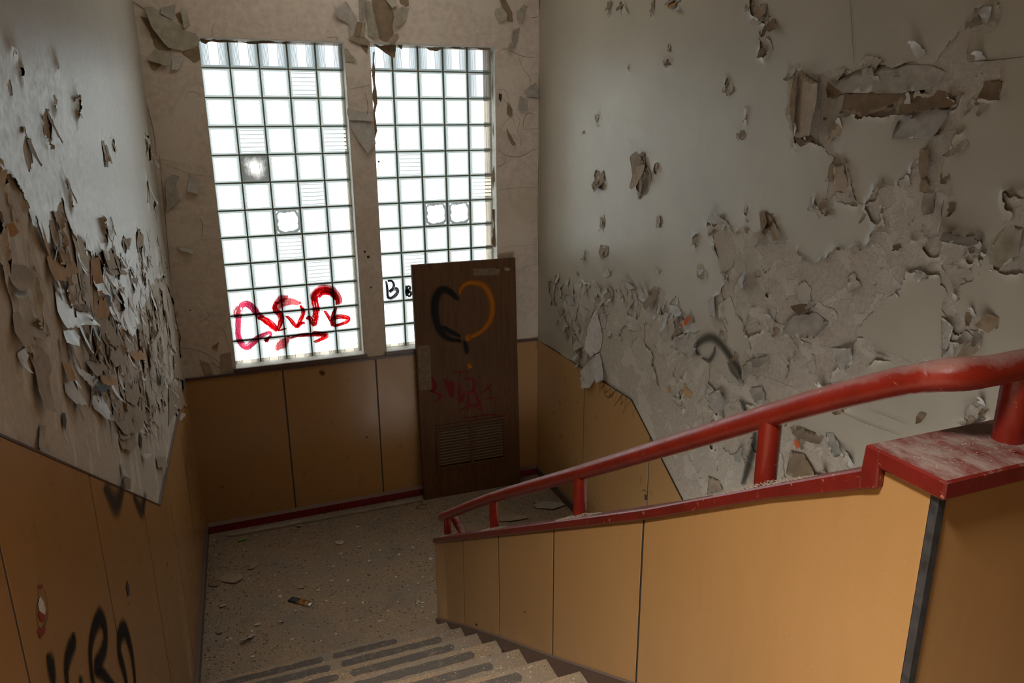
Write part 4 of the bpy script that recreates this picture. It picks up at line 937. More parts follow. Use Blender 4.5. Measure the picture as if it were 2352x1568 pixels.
# ================================================================== GRAFFITI AND SCRIBBLES (flat paint, following the surface it was put on)
def spray_mat(name, col, soft, streak, alpha=1.0, rough=0.6, thin=False):
    m, nt, b = new_mat(name); uv = coords(nt, 'UV'); sep = nt.nodes.new('ShaderNodeSeparateXYZ'); nt.links.new(uv, sep.inputs[0])
    ab = N(nt, 'ShaderNodeMath', operation='ABSOLUTE'); nt.links.new(sep.outputs[0], ab.inputs[0])
    prof = ramp(nt, ab.outputs[0], [(max(0.02, 1 - soft - .02), 1.0), (0.99, 0.0)])
    tc = nt.nodes.new('ShaderNodeTexCoord')
    f = noise(nt, tc.outputs['Object'], 260, 3, 0.6)
    f2 = N(nt, 'ShaderNodeTexNoise', Scale=1.0, Detail=4, Roughness=.6)
    mp = N(nt, 'ShaderNodeMapping'); mp.inputs['Scale'].default_value = (streak, 6, 1); nt.links.new(uv, mp.inputs[0]); nt.links.new(mp.outputs[0], f2.inputs['Vector'])
    g = ramp(nt, f2.outputs['Fac'], [(0.34, .45), (0.50, 1.0)]) if streak else ramp(nt, f, [(0.0, .95), (1.0, 1.0)])
    p1 = N(nt, 'ShaderNodeMath', operation='MULTIPLY'); nt.links.new(prof, p1.inputs[0]); nt.links.new(g, p1.inputs[1])
    ad = N(nt, 'ShaderNodeMath', operation='MULTIPLY_ADD'); nt.links.new(f, ad.inputs[0]); ad.inputs[1].default_value = .5 * soft; nt.links.new(p1.outputs[0], ad.inputs[2])
    k = N(nt, 'ShaderNodeMapRange'); k.inputs[1].default_value = .30 * soft; k.inputs[2].default_value = .28 * soft + .75; k.inputs[4].default_value = alpha
    nt.links.new(ad.outputs[0], k.inputs[0])
    if thin:   # translucent ink on glass
        nt.nodes.remove(b); out = nt.nodes['Material Output']
        t = nt.nodes.new('ShaderNodeBsdfTransparent'); nt.links.new(mix(nt, k.outputs[0], (1, 1, 1), col), t.inputs[0]); nt.links.new(t.outputs[0], out.inputs[0])
    else:
        nt.links.new(k.outputs[0], b.inputs['Alpha']); b.inputs['Base Color'].default_value = (*col, 1); b.inputs['Roughness'].default_value = rough; b.inputs['Specular IOR Level'].default_value = .12
    return m
WSC = {'black_spray': 1.5, 'orange_spray': 1.9, 'dark_red_spray': 1.15, 'soft_black_spray': 1.25, 'red_marker_on_glass': 1.35, 'thin_red_marker_on_glass': 1.5, 'pinkish_red_marker_on_glass': 1.3, 'black_marker_on_glass': 1.6, 'crack': .6}
def stroke(name, parent, to3, pts, width, mat, n=6, taper=True, straight=False):
    """ribbon of paint along a path; to3 maps a point of the photograph to (position on the surface, surface normal)"""
    pts = list(pts)
    if straight: P2 = pts
    else: P2 = [tuple(p) for p in smooth_path([(x, y, 0) for x, y in pts], n)]
    C = []; nor = None
    for p in P2:
        c, nor = to3(p[0], p[1]); C.append(np.asarray(c))
    V, UVs, Fc = [], [], []; L = 0.0; m = len(C); WW = []
    for i in range(m):
        t = C[min(i + 1, m - 1)] - C[max(i - 1, 0)]; t = t / (np.linalg.norm(t) + 1e-9); s = np.cross(nor, t)
        w = width[min(len(width) - 1, int(i * len(width) / m))] if hasattr(width, '__len__') else width
        if taper: w = w * min(1, .55 + 1.2 * min(i, m - 1 - i) / m) * WSC.get(mat.name.split('.')[0], 1.0)
        if i: L += np.linalg.norm(C[i] - C[i - 1])
        V += [C[i] - s * w / 2, C[i], C[i] + s * w / 2]; UVs += [(-1, L), (0, L), (1, L)]; WW.append(w)
    for i in range(m):                       # fade out over the two ends as well
        l = UVs[3 * i][1]; UVs[3 * i + 1] = (max(0.0, 1 - min(l, L - l) / (WW[i] * .5 + 1e-6)), l)
    for i in range(m - 1):
        for k in (0, 1): Fc.append((3 * i + k, 3 * i + k + 1, 3 * i + k + 4, 3 * i + k + 3))
    return (V, Fc, UVs)
def graffiti(parent, to3, strokes, mat, name='graffiti', label=None, local=None):
    V, Fc, UVs = [], [], []
    for q, st in enumerate(strokes):
        pts, w = st[0], st[1]; kw = st[2] if len(st) > 2 else {}
        nv, nf, nu = stroke(name, parent, to3, pts, w, mat, **kw); o = len(V)
        nrm = to3(*pts[0])[1]
        V += [np.asarray(v) + np.asarray(nrm) * .00025 * q for v in nv]; UVs += nu; Fc += [tuple(i + o for i in f) for f in nf]
    ob = raw(name, V, Fc, mat, parent, False, UVs)
    ob.visible_shadow = True
    if label: ob['label'] = label
    return ob
sB = lambda off: (lambda x, y: (at(1, off, x, y), np.array([0, -1, 0.])))
sR = lambda off: (lambda x, y: (at(0, XR - off, x, y), np.array([-1, 0, 0.])))
sL = lambda off: (lambda x, y: (at_left(x, y) + np.array([off, 0, 0]), np.array([1, 0, 0.])))
sW = lambda off: (lambda x, y: (at(0, XW - off, x, y), np.array([-1, 0, 0.])))
IR = spray_mat('red_marker_on_glass', (0.30, 0.0005, 0.001), .3, 4, 1.0, thin=True); IRl = spray_mat('thin_red_marker_on_glass', (0.33, 0.004, 0.008), .5, 9, .95, thin=True)
IP = spray_mat('pinkish_red_marker_on_glass', (0.30, 0.0, 0.028), .4, 6, .985, thin=True); IK = spray_mat('black_marker_on_glass', (0.003, 0.003, 0.004), .2, 5, 1.0, thin=True)
G = (500, 600, 6.03)
graffiti(w1, sB(-.006), [(o1(*G, [(620, 790), (560, 740), (480, 640), (400, 590), (330, 620), (290, 740), (285, 900), (290, 1040), (330, 1140), (400, 1190), (470, 1140), (560, 1060), (650, 1010), (720, 985), (735, 1020), (690, 1080), (650, 1110)]), [.075, .075, .07, .06, .05, .045, .045, .045, .045, .05, .05, .04, .035, .03, .03, .03])], IP, label='red marker scrawl on the glass')
graffiti(w1, sB(-.007), [
    (o1(*G, [(560, 770), (640, 800), (720, 860), (790, 920), (830, 960)]), .05), (o1(*G, [(830, 965), (890, 945), (955, 930)]), .014), (o1(*G, [(825, 960), (860, 880), (880, 790), (850, 720), (800, 670), (790, 610), (830, 560)]), .042),
    (o1(*G, [(950, 750), (1010, 810), (1090, 900), (1150, 860), (1210, 850)]), .030), (o1(*G, [(1095, 910), (1130, 840), (1180, 740), (1180, 670), (1140, 610)]), .030),
    (o1(*G, [(1225, 770), (1280, 790), (1335, 870), (1350, 800), (1365, 680), (1345, 560), (1350, 480), (1420, 410), (1500, 395), (1590, 430), (1650, 500), (1665, 600)]), .050), (o1(*G, [(1400, 500), (1460, 440), (1560, 450), (1640, 530)]), .03),
    (o1(*G, [(1480, 680), (1530, 760), (1580, 840), (1600, 890), (1590, 810), (1640, 770), (1740, 765), (1810, 790), (1780, 840), (1690, 875), (1600, 895)]), .034), (o1(*G, [(1580, 830), (1600, 740), (1640, 640)]), .03),
    (o1(*G, [(1310, 975), (1400, 995), (1505, 1025), (1430, 1075), (1335, 1120)]), .034), (o1(*G, [(1505, 1030), (1400, 1020), (1250, 1015), (1100, 1030), (1000, 1070)]), .026),
    ([(609, 777), (613, 782), (611, 786)], .03), (o1(*G, [(1110, 900), (1112, 1000)]), .004), (o1(*G, [(1080, 900), (1078, 990)]), .004)], IR, label='red marker scrawl on the glass')
graffiti(w1, sB(-.005), [(o1(*G, [(1010, 1060), (930, 1110), (870, 1180), (850, 1240)]), [.06, .07, .075]), (o1(*G, [(1150, 600), (1050, 560), (960, 560), (880, 580), (820, 640), (790, 680)]), .06), (o1(*G, [(980, 500), (880, 520), (800, 590)]), .05), (o1(*G, [(1330, 560), (1320, 470), (1400, 390), (1500, 370), (1620, 420), (1690, 520), (1690, 600)]), .05), (o1(*G, [(300, 620), (270, 700), (265, 780)]), .05)], IRl, label='faint red marker smear on the glass')
G2 = (900, 560, 5.226)
graffiti(w2, sB(-.006), [(o1(*(870, 630, 10), [(170, 150), (185, 250), (200, 380), (215, 520), (300, 540), (380, 480), (430, 400), (400, 330), (320, 350), (250, 400), (330, 310), (340, 220), (290, 150), (200, 150)]), .022), (o1(*(870, 630, 10), [(640, 250), (650, 400), (655, 500)]), .024), (o1(*(870, 630, 10), [(650, 260), (720, 290), (700, 360), (660, 380), (740, 420), (720, 490), (660, 500)]), .018)], IK, label='black marker letters B on the glass')

# door: surface coordinates come from the leaf's own plane
bpy.context.view_layer.update()
DM = np.array(Matrix.Translation(door.location) @ door.rotation_euler.to_matrix().to_4x4()); DI = np.linalg.inv(DM)
def sD(off):
    n = DM[:3, :3] @ np.array([0, -1, 0.]); p0 = DM[:3, 3]
    def f(x, y):
        d = ray(x, y); t = np.dot(p0 - CAM, n) / np.dot(d, n); p = CAM + t * d
        return (DI @ np.array([*p, 1]))[:3] + np.array([0, -off, 0]), np.array([0, -1, 0.])
    return f
D1, D2 = (900, 560, 5.226), (900, 840, 4.611)
SK = spray_mat('black_spray', (0.010, 0.010, 0.011), .8, 0, .93); SO = spray_mat('orange_spray', (0.40, 0.12, 0.006), .9, 0, .85); SRd = spray_mat('dark_red_spray', (0.22, 0.012, 0.02), .6, 5, .65)
graffiti(door, sD(.0006), [(o1(*D1, [(790, 680), (740, 610), (660, 555), (590, 555), (540, 620), (515, 740), (530, 900), (570, 1020), (640, 1110), (730, 1150), (840, 1160)]), [.06, .065, .065, .06, .06, .055, .06, .055, .05]), (o1(*D1, [(600, 980), (700, 1050), (830, 1110)]), .04), (o1(*D1, [(870, 1150), (890, 1240), (905, 1320)]), .04)], SK, label='left half of a heart in black spray paint')
graffiti(door, sD(.0008), [(o1(*D1, [(800, 600), (850, 510), (920, 470), (1020, 470), (1110, 510), (1170, 600), (1205, 720), (1200, 850), (1150, 970), (1060, 1060), (960, 1110), (900, 1110)]), .042), (o1(*D1, [(900, 1090), (960, 1130)]), .07), (o1(*D1, [(925, 1420), (955, 1440), (975, 1450)]), .07)], SO, label='right half of a heart in orange spray paint')
graffiti(door, sD(.0005), [(o1(*D2, [(385, 110), (430, 150), (450, 220), (420, 270)]), .045), (o1(*D2, [(400, 260), (520, 310), (500, 340), (450, 400)]), .03), (o1(*D2, [(480, 190), (440, 280)]), .03), (o1(*D2, [(560, 130), (600, 230), (640, 330)]), .05), (o1(*D2, [(600, 210), (640, 180), (650, 340)]), .04),
    (o1(*D2, [(720, 30), (715, 110)]), .02), (o1(*D2, [(630, 60), (720, 70), (830, 60)]), .015), (o1(*D2, [(720, 160), (715, 260), (725, 400)]), .04), (o1(*D2, [(760, 140), (850, 135), (875, 200), (840, 280), (760, 280)]), .035), (o1(*D2, [(760, 290), (740, 380)]), .04), (o1(*D2, [(800, 290), (810, 380), (800, 480)]), .03),
    (o1(*D2, [(870, 240), (900, 330), (960, 460)]), .03), (o1(*D2, [(930, 300), (1000, 250), (1070, 180)]), .022), (o1(*D2, [(1010, 200), (1050, 280)]), .018), (o1(*D2, [(960, 360), (1050, 340), (1130, 330)]), .018), (o1(*D2, [(700, 480), (830, 420), (900, 440), (960, 490)]), .02), (o1(*D2, [(700, 550), (850, 545), (1000, 520), (1200, 520)]), .016), (o1(*D2, [(920, 570), (980, 590)]), .02), (o1(*D2, [(860, 400), (940, 420)]), .02)], SRd, label='faded red scribbled letters')
# bare patches left by old tape, and the paler kick strip
def patch(parent, to3, px, mat, name, label=None):
    V = [to3(x, y)[0] for x, y in px]; n = np.asarray(to3(*px[0])[1]); m = len(V); k = [np.asarray(v) - n * .0008 for v in V]
    Fc = [tuple(range(m))] + [(i, (i + 1) % m, m + (i + 1) % m, m + i) for i in range(m)]
    bm = bmesh.new(); vs = [bm.verts.new(tuple(v)) for v in list(V) + k]
    for f in Fc: bm.faces.new([vs[i] for i in f])
    o = from_bm(name, bm, mat, parent)
    if label: o['label'] = label
    return o
tape = simple('tape_residue', (0.15, 0.095, 0.05), 0.7, 0.35, 30, 0.2)
patch(door, sD(.001), o1(*D1, [(970, 295), (1235, 290), (1300, 310), (1290, 375), (975, 380)]), tape, 'tape_residue')
patch(door, sD(.001), o1(*D1, [(310, 1220), (455, 1215), (470, 1500), (478, 1745), (335, 1760), (320, 1500)]), tape, 'tape_residue')
patch(door, sD(.001), o1(*D1, [(1350, 285), (1405, 285), (1425, 305), (1400, 325), (1355, 320)]), simple('dry_glue', (0.24, 0.17, 0.10), .8), 'glue_blob')

# left wall panels: black letters, soft black smudges, dark streaks by the corner, gouges
graffiti(wall_left, sL(.0135), [([(96, 1498), (101, 1520), (106, 1545), (114, 1580)], .055), ([(157, 1452), (158, 1475), (148, 1495), (141, 1520), (139, 1545), (143, 1585)], .05), ([(206, 1590), (198, 1540), (196, 1490), (205, 1445), (219, 1420), (231, 1445), (230, 1485), (219, 1515), (208, 1535), (226, 1550), (255, 1585)], .055), ([(172, 1552), (176, 1585)], .035), ([(302, 1590), (298, 1535), (290, 1485), (277, 1448), (265, 1462), (264, 1500), (276, 1545), (284, 1590)], .06)], SK, label='black sprayed letters at the foot of the frame')
SKs = spray_mat('soft_black_spray', (0.02, 0.016, 0.012), .9, 0, .7)
graffiti(wall_left, sL(.0135), [([(229, 1112), (240, 1135), (256, 1160), (268, 1140), (276, 1105)], .10), ([(298, 1135), (308, 1160), (318, 1172), (324, 1150), (327, 1130)], .08)], SKs, label='soft black spray smudges under the torn paint')
brush = spray_mat('dark_brown_brush_streaks', (0.06, 0.03, 0.012), .35, 0, .7)
random.seed(21); st = []
for i in range(26):
    t = random.random(); xa = 408 + 20 * t + random.uniform(-3, 3); L = random.uniform(90, 260); y0 = random.uniform(950, 1010); x1 = xa + L * (.075 + .05 * (1 - t)) + random.uniform(-3, 3)
    st.append(([(xa, y0), ((xa + x1) / 2 + random.uniform(-1, 1), y0 + L / 2), (x1, y0 + L)], random.uniform(.004, .016), {'n': 3}))
graffiti(wall_left, sL(.0132), st, brush, 'brush_streaks', 'dark dry streaks near the corner')
gp, gr, gl = simple('gouge_plaster', (.55, .54, .5), .9), simple('gouge_red', (.25, .02, .015), .6), simple('gouge_dark', (.05, .03, .02), .8)
L3 = (0, 1000, 2.76)
patch(wall_left, sL(.0145), o1(*L3, [(210, 1030), (230, 1060), (243, 1110), (240, 1145), (225, 1135), (205, 1120), (197, 1080)]), gp, 'gouge'); patch(wall_left, sL(.0142), o1(*L3, [(195, 1130), (245, 1135), (238, 1190), (215, 1185)]), gr, 'gouge')
patch(wall_left, sL(.0142), o1(*L3, [(195, 1240), (245, 1220), (240, 1260), (210, 1295)]), gr, 'gouge'); patch(wall_left, sL(.0142), o1(*L3, [(200, 955), (228, 952), (225, 980), (200, 978)]), gr, 'gouge')
patch(wall_left, sL(.0142), o1(*L3, [(780, 920), (792, 960), (795, 1020), (785, 1020), (774, 970)]), gl, 'gouge'); patch(wall_left, sL(.0142), o1(*L3, [(1040, 808), (1045, 812), (1043, 835), (1039, 830)]), gr, 'gouge')
ring = spray_mat('scratched_ring', (.05, .025, .01), .2, 0, .8)
graffiti(wall_left, sL(.0135), [(o1(*L3, [(205, 990), (190, 1100), (195, 1200), (220, 1240), (250, 1190), (264, 1110), (255, 1040), (243, 990)]), .004), (o1(*L3, [(778, 925), (775, 1000), (790, 1080), (802, 1040)]), .003)], ring, 'scratch')

# right wall: black arcs, red and orange dabs, pencil zigzag on the panel
graffiti(wall_right, sR(.012), [([(1606, 818), (1597, 800), (1612, 782), (1634, 776), (1655, 792), (1680, 826), (1700, 858), (1710, 878)], .06), ([(1612, 820), (1628, 828), (1640, 812), (1642, 795)], .035), ([(1672, 830), (1680, 850), (1698, 872)], .035)], SKs, label='soft black spray arc on the torn plaster')
graffiti(wall_right, sR(.012), [([(1700, 915), (1715, 950)], .05), ([(1735, 980), (1730, 1030), (1718, 1075), (1705, 1115)], .06)], SKs, label='soft black spray streak behind the handrail')
SOr = spray_mat('red_orange_dab', (.50, .09, .015), .5, 0, .9)
graffiti(wall_right, sR(.014), [([(1585, 727), (1575, 740), (1571, 745)], .04), ([(1562, 742), (1564, 752)], .03), ([(1828, 1008), (1834, 1030)], .05)], SOr, label='red-orange paint dabs')
pen = spray_mat('dark_pencil', (.03, .018, .008), .3, 0, .75)
graffiti(wall_right, sR(.0135), [(o1(*R3, [(470, 850), (455, 920), (490, 870), (500, 920), (530, 890), (520, 940), (570, 900), (550, 1000), (600, 930), (590, 990), (630, 940), (600, 1045), (650, 960), (665, 1070), (680, 990)]), .009, {'straight': True}), (o1(*R3, [(480, 880), (500, 935), (530, 945), (560, 900)]), .007), (o1(*R3, [(420, 920), (415, 1300)]), .0025, {'straight': True}), ([(1468, 1092), (1473, 1100), (1470, 1110)], .006), ([(1474, 1128), (1480, 1125), (1486, 1132)], .006)], pen, 'pencil_scribble', 'dark zigzag pencil scribble')
patch(wall_right, sR(.014), [(1480, 1135), (1486, 1136), (1487, 1148), (1481, 1148)], gl, 'gouge')
och = simple('ochre_remnant', (.36, .21, .09), .8)
patch(wall_right, sR(.004), o1(*R3, [(950, 870), (975, 860), (985, 890), (1020, 920), (1010, 955), (975, 940), (955, 905)]), och, 'paint_remnant'); patch(wall_right, sR(.004), o1(*R3, [(870, 890), (885, 880), (890, 920), (872, 918)]), och, 'paint_remnant')
# small scuffs on the low wall and back panels
graffiti(wall_low, sW(.001), [([(1392, 1203), (1400, 1206), (1394, 1215), (1390, 1217)], .012), ([(1163, 1424), (1173, 1423)], .006), ([(1167, 1432), (1175, 1435)], .006), ([(1208, 1442), (1213, 1443)], .006), ([(1292, 1490), (1300, 1498)], .006), ([(1245, 1470), (1250, 1471)], .005), ([(1255, 1480), (1258, 1483)], .005), ([(1092, 1374), (1097, 1377)], .005), ([(1092, 1432), (1098, 1436)], .01), ([(1203, 1404), (1209, 1406)], .005)], pen, 'scuff')
graffiti(wall_back, sB(YB - .0135), [([(506, 1115), (515, 1121)], .008), ([(578, 1131), (582, 1135)], .006), ([(697, 1084), (700, 1085)], .01), ([(840, 1003), (845, 1004)], .018), ([(468, 893), (472, 896)], .005)], pen, 'scuff')
graffiti(wall_back, sB(YB - .013), [([(735, 850), (741, 852), (745, 851)], .09)], spray_mat('brown_smudge', (.12, .06, .015), .9, 0, .8), 'smudge')
graffiti(wall_low, sW(.001), [([(1672, 1470), (1680, 1473)], .03), ([(1983, 1440), (1992, 1442)], .02), ([(1930, 1147), (1936, 1148)], .02)], spray_mat('faint_smudge', (.25, .12, .04), .9, 0, .45), 'smudge')
# hairline cracks in the back wall plaster
crk = spray_mat('crack', (.10, .075, .05), .6, 9, .75)
B4 = (400, 560, 2.306)
cr = [(o1(*B3, [(545, 480), (620, 440), (700, 470), (800, 510), (920, 520)]), .008), (o1(*B3, [(560, 800), (640, 830), (690, 1020), (720, 1150)]), .006), (o1(*B3, [(570, 1210), (620, 1110), (700, 1010), (640, 920), (560, 840)]), .006), (o1(*B3, [(750, 520), (790, 620), (850, 700), (860, 770), (920, 750)]), .007), (o1(*B3, [(810, 870), (920, 885)]), .010), (o1(*B3, [(560, 1340), (640, 1400), (760, 1410), (860, 1360), (930, 1330)]), .009), (o1(*B3, [(640, 1400), (610, 1480), (560, 1500)]), .007), (o1(*B3, [(800, 1170), (860, 1160), (930, 1155)]), .005), (o1(*B3, [(810, 1180), (790, 1100), (830, 1020), (900, 1030)]), .008), (o1(*B3, [(700, 1010), (760, 1080), (740, 1180), (770, 1260), (760, 1330)]), .006), (o1(*B3, [(845, 165), (925, 150)]), .010),
      ([(1145, 437), (1180, 432), (1236, 430)], .006), ([(1140, 570), (1180, 565), (1236, 560)], .004), ([(1185, 630), (1210, 612), (1238, 605)], .005), ([(1110, 585), (1160, 572)], .003),
      (o1(*B4, [(30, 545), (110, 560), (190, 590), (250, 640)]), .009), (o1(*B4, [(130, 420), (160, 400), (185, 380), (170, 360)]), .007), (o1(*B4, [(160, 400), (190, 405)]), .005), (o1(*B4, [(180, 480), (190, 520)]), .006), (o1(*B4, [(230, 440), (260, 450), (280, 520), (300, 560)]), .006), (o1(*B4, [(180, 590), (230, 650), (290, 660)]), .008),
      ([(461, 500), (466, 520), (463, 545)], .008), ([(357, 372), (400, 385), (440, 400), (488, 405)], .006), ([(365, 345), (375, 450), (385, 560), (402, 760), (412, 860)], .010), ([(330, 210), (352, 300), (360, 360)], .012), (o1(*B1, [(105, 10), (200, 60), (350, 160), (480, 200)]), .018), (o1(*B1, [(1160, 480), (1165, 370), (1200, 290)]), .006), (o1(*B1, [(820, 1190), (920, 1180), (1000, 1210)]), .007),
      ([(1236, 170), (1238, 300), (1235, 450), (1236, 620)], .008), ([(800, 205), (830, 200), (850, 195)], .007), ([(838, 210), (845, 250), (835, 280)], .009), ([(856, 120), (862, 180), (866, 260)], .006), (o1(*B2, [(150, 430), (190, 400), (220, 420)]), .006), (o1(*B2, [(160, 490), (290, 480), (300, 520)]), .01), (o1(*B2, [(100, 540), (350, 550)]), .004)]
graffiti(wall_back, sB(YB - .0012), cr, crk, 'crack', 'dark hairline cracks')
graffiti(wall_right, sR(.0065), [([(1952, -5), (1955, 40), (1958, 90), (1962, 145)], .008), ([(2225, 142), (2280, 138), (2352, 130)], .010), ([(1930, 945), (1985, 970), (2070, 1000)], .006), ([(1995, 940), (2050, 960), (2085, 975)], .005), ([(2030, 805), (2070, 820), (2100, 835)], .003), ([(1750, 862), (1800, 880), (1850, 905)], .004), ([(1240, 150), (1242, 400), (1240, 640)], .006)], crk, 'crack', 'hairline cracks')
for i, (x, y, r) in enumerate([(838, 578, .010), (846, 590, .012), (852, 660, .008), (437, 712, .006), (395, 690, .005), (870, 371, .008)]):
    c = at(1, YB - .001, x, y); bm = bmesh.new(); bmesh.ops.create_circle(bm, cap_ends=True, segments=9, radius=r); bmesh.ops.rotate(bm, verts=bm.verts[:], matrix=Matrix.Rotation(PI / 2, 3, 'X')); bmesh.ops.translate(bm, verts=bm.verts[:], vec=Vector(c)); from_bm('nail_hole', bm, gl, wall_back)

# ================================================================== LOOSE THINGS ON THE LANDING AND STEPS
def chip_mesh(name, r, size, mat, thick=.0025, bend=.25):
    n = r.randint(5, 8); pts = []; el = r.uniform(.55, 1.0)
    for i in range(n):
        t = 2 * PI * (i + r.uniform(-.25, .25)) / n; q = r.uniform(.6, 1.1) * size / 2; pts.append((math.cos(t) * q, math.sin(t) * q * el))
    a = r.uniform(0, PI); V = []
    for zo in (0, 1):
        for x, y in [(0, 0)] + pts:
            k = x * math.cos(a) + y * math.sin(a); V.append((x, y, .001 + bend * k * k / max(size, .01) * 2 + zo * thick))
    Fc = []
    for i in range(n):
        j = (i + 1) % n; Fc += [(0, 1 + j, 1 + i), (n + 1, n + 2 + i, n + 2 + j), (1 + i, 1 + j, n + 2 + j, n + 2 + i)]
    me = bpy.data.meshes.new(name); me.from_pydata(V, [], Fc); me.update(); me.materials.append(mat); return me
CP = [simple('chip_pale', (.42, .37, .29), .8, .2, 40), simple('chip_white', (.56, .53, .47), .8, .15, 40), simple('chip_brown', (.25, .19, .13), .85, .25, 40), simple('chip_pink', (.48, .30, .22), .8, .2, 40)]
def place_traced(name, pts, z, mat, label, cat, lift=.012, seed=0, crumple=.2, hinge='t'):
    P = [at(2, z, x, y)[:2] for x, y in pts]
    o = traced_flake(None, lambda u, v, d: (u, v, z + d), P, hinge, lift, mat, .002, seed, 3, crumple)
    o.name = name; c = np.mean([v.co for v in o.data.vertices], axis=0); zmin = min(v.co.z for v in o.data.vertices)
    me = o.data
    if me.polygons[0].normal.z < 0: me.flip_normals()
    for v in me.vertices: v.co -= Vector((c[0], c[1], zmin))
    o.location = (c[0], c[1], z + .0006); me.name = name
    so = o.modifiers.new('thickness', 'SOLIDIFY'); so.thickness = .0015; so.offset = 1
    tag(o, label, cat); return o
F6, F5 = (440, 1300, 5.113), (440, 1080, 2.45)
place_traced('paint_flake', o1(*F6, [(365, 85), (480, 90), (545, 105), (625, 110), (600, 160), (510, 215), (420, 200), (320, 175), (345, 120)]), 0, 'tan', 'largest tan paint flake on the landing, near the left wall', 'paint flake', .014, 1)
place_traced('paint_flake', o1(*F6, [(195, 150), (310, 160), (360, 190), (330, 230), (260, 250), (195, 235)]), 0, 'brown', 'dull brown flake against the left skirting, beside the largest flake', 'paint flake', .006, 2)
place_traced('paint_flake', o1(*F5, [(340, 530), (375, 505), (380, 525), (345, 560), (315, 560)]), 0, 'tan', 'narrow grey-tan flake behind the largest flake on the landing', 'paint flake', .008, 3)
place_traced('paint_flake', o1(*F6, [(570, 890), (640, 870), (690, 800), (745, 795), (735, 840), (700, 860), (720, 890), (670, 885), (640, 910), (575, 920)]), 0, 'pale', 'white crumpled paint flake near the foot of the stairs', 'paint flake', .03, 4)
place_traced('paint_flake', o1(*F6, [(730, 700), (765, 665), (820, 665), (810, 695), (750, 712)]), 0, 'pale', 'oval pale flake behind the white crumpled one', 'paint flake', .008, 5)
place_traced('paint_flake', o1(*F6, [(1010, 665), (1050, 645), (1090, 650), (1070, 680), (1030, 675)]), 0, 'white', 'small white curled flake below the orange wrapper', 'paint flake', .02, 6)
place_traced('paint_flake', o1(*F6, [(325, 480), (360, 450), (410, 450), (405, 475), (340, 500)]), 0, 'pale', 'pale flake with an orange edge near the left skirting', 'paint flake', .012, 7)
place_traced('paint_flake', o1(*F6, [(285, 800), (340, 755), (400, 745), (390, 770), (320, 805)]), 0, 'tan', 'long tan flake by the left skirting, lower left of the landing', 'paint flake', .01, 8)
place_traced('paint_flake', o1(*F6, [(1230, 245), (1280, 225), (1330, 240), (1300, 270), (1255, 268)]), 0, 'tan', 'flat tan flake just behind the orange wrapper', 'paint flake', .006, 9)
place_traced('paint_flake', o1(*F6, [(1200, 530), (1225, 510), (1240, 530), (1215, 550)]), 0, 'white', 'tiny bright white flake in front of the orange wrapper', 'paint flake', .01, 10)
place_traced('paint_flake', o1(*F5, [(805, 400), (850, 395), (862, 408), (840, 422), (812, 415)]), 0, 'pale', 'round pale flake in the middle of the landing', 'paint flake', .006, 11)
place_traced('paint_flake', o1(*F5, [(930, 430), (950, 425), (958, 435), (940, 440)]), 0, 'white', 'white flake to the right of the round pale one', 'paint flake', .008, 12)
place_traced('paint_flake', o1(*F5, [(590, 320), (615, 300), (628, 310), (605, 328)]), 0, 'pale', 'curled pale flake in front of the long batten', 'paint flake', .02, 13)
place_traced('paint_flake', o1(*F5, [(1680, 1020), (1720, 985), (1745, 1000), (1745, 1040), (1710, 1060), (1680, 1050)]), RISE * 4, 'tan', 'pale pink paint flake lying on a step beside the low wall', 'paint flake', .012, 14)
place_traced('paint_flake', o1(*F5, [(790, 630), (775, 625), (790, 615), (802, 625)]), 0, 'white', 'white speck-like flake at the centre of the landing', 'paint flake', .006, 15)
# plaster slabs and crumbs on the far side of the landing, behind the handrail
place_traced('plaster_slab', [(1222, 1160), (1245, 1150), (1285, 1152), (1300, 1162), (1270, 1172), (1235, 1170)], 0, 'plaster', 'broken slab of plaster behind the handrail', 'plaster', .02, 30)
place_traced('plaster_slab', [(1130, 1188), (1160, 1180), (1200, 1182), (1215, 1192), (1175, 1200), (1140, 1198)], 0, 'tan', 'thin plaster slab between the first two handrail posts', 'plaster', .015, 31)
# scorched wrapper
wr = bpy.data.objects.new('crushed_wrapper', None); link(wr); c = at(2, 0, 691, 1383); wr.location = (c[0], c[1], 0)
tag(wr, 'scorched black and orange crushed wrapper on the landing floor', 'wrapper')
e1 = at(2, 0, 668, 1377); e2 = at(2, 0, 718, 1390); wr.rotation_euler = (0, 0, math.atan2(e2[1] - e1[1], e2[0] - e1[0])); WL = np.linalg.norm(e2 - e1)
def slab(name, x0, x1, mat, seed):
    r = random.Random(seed); nx, ny = 7, 4; V = []
    for zo in (0, 1):
        for j in range(ny + 1):
            for i in range(nx + 1):
                edge = i in (0, nx) or j in (0, ny)
                V.append((x0 + (x1 - x0) * i / nx + r.uniform(-.002, .002), (-.5 + j / ny) * .052 + r.uniform(-.003, .003), .002 + (zo * (.006 if edge else .012 + r.uniform(-.004, .004)))))
    q = lambda i, j, z: z * (nx + 1) * (ny + 1) + j * (nx + 1) + i; Fc = []
    for j in range(ny):
        for i in range(nx): Fc += [(q(i, j, 1), q(i + 1, j, 1), q(i + 1, j + 1, 1), q(i, j + 1, 1)), (q(i, j + 1, 0), q(i + 1, j + 1, 0), q(i + 1, j, 0), q(i, j, 0))]
    for i in range(nx): Fc += [(q(i, 0, 0), q(i + 1, 0, 0), q(i + 1, 0, 1), q(i, 0, 1)), (q(i + 1, ny, 0), q(i, ny, 0), q(i, ny, 1), q(i + 1, ny, 1))]
    for j in range(ny): Fc += [(q(0, j + 1, 0), q(0, j, 0), q(0, j, 1), q(0, j + 1, 1)), (q(nx, j, 0), q(nx, j + 1, 0), q(nx, j + 1, 1), q(nx, j, 1))]
    return raw(name, V, Fc, mat, wr, True)
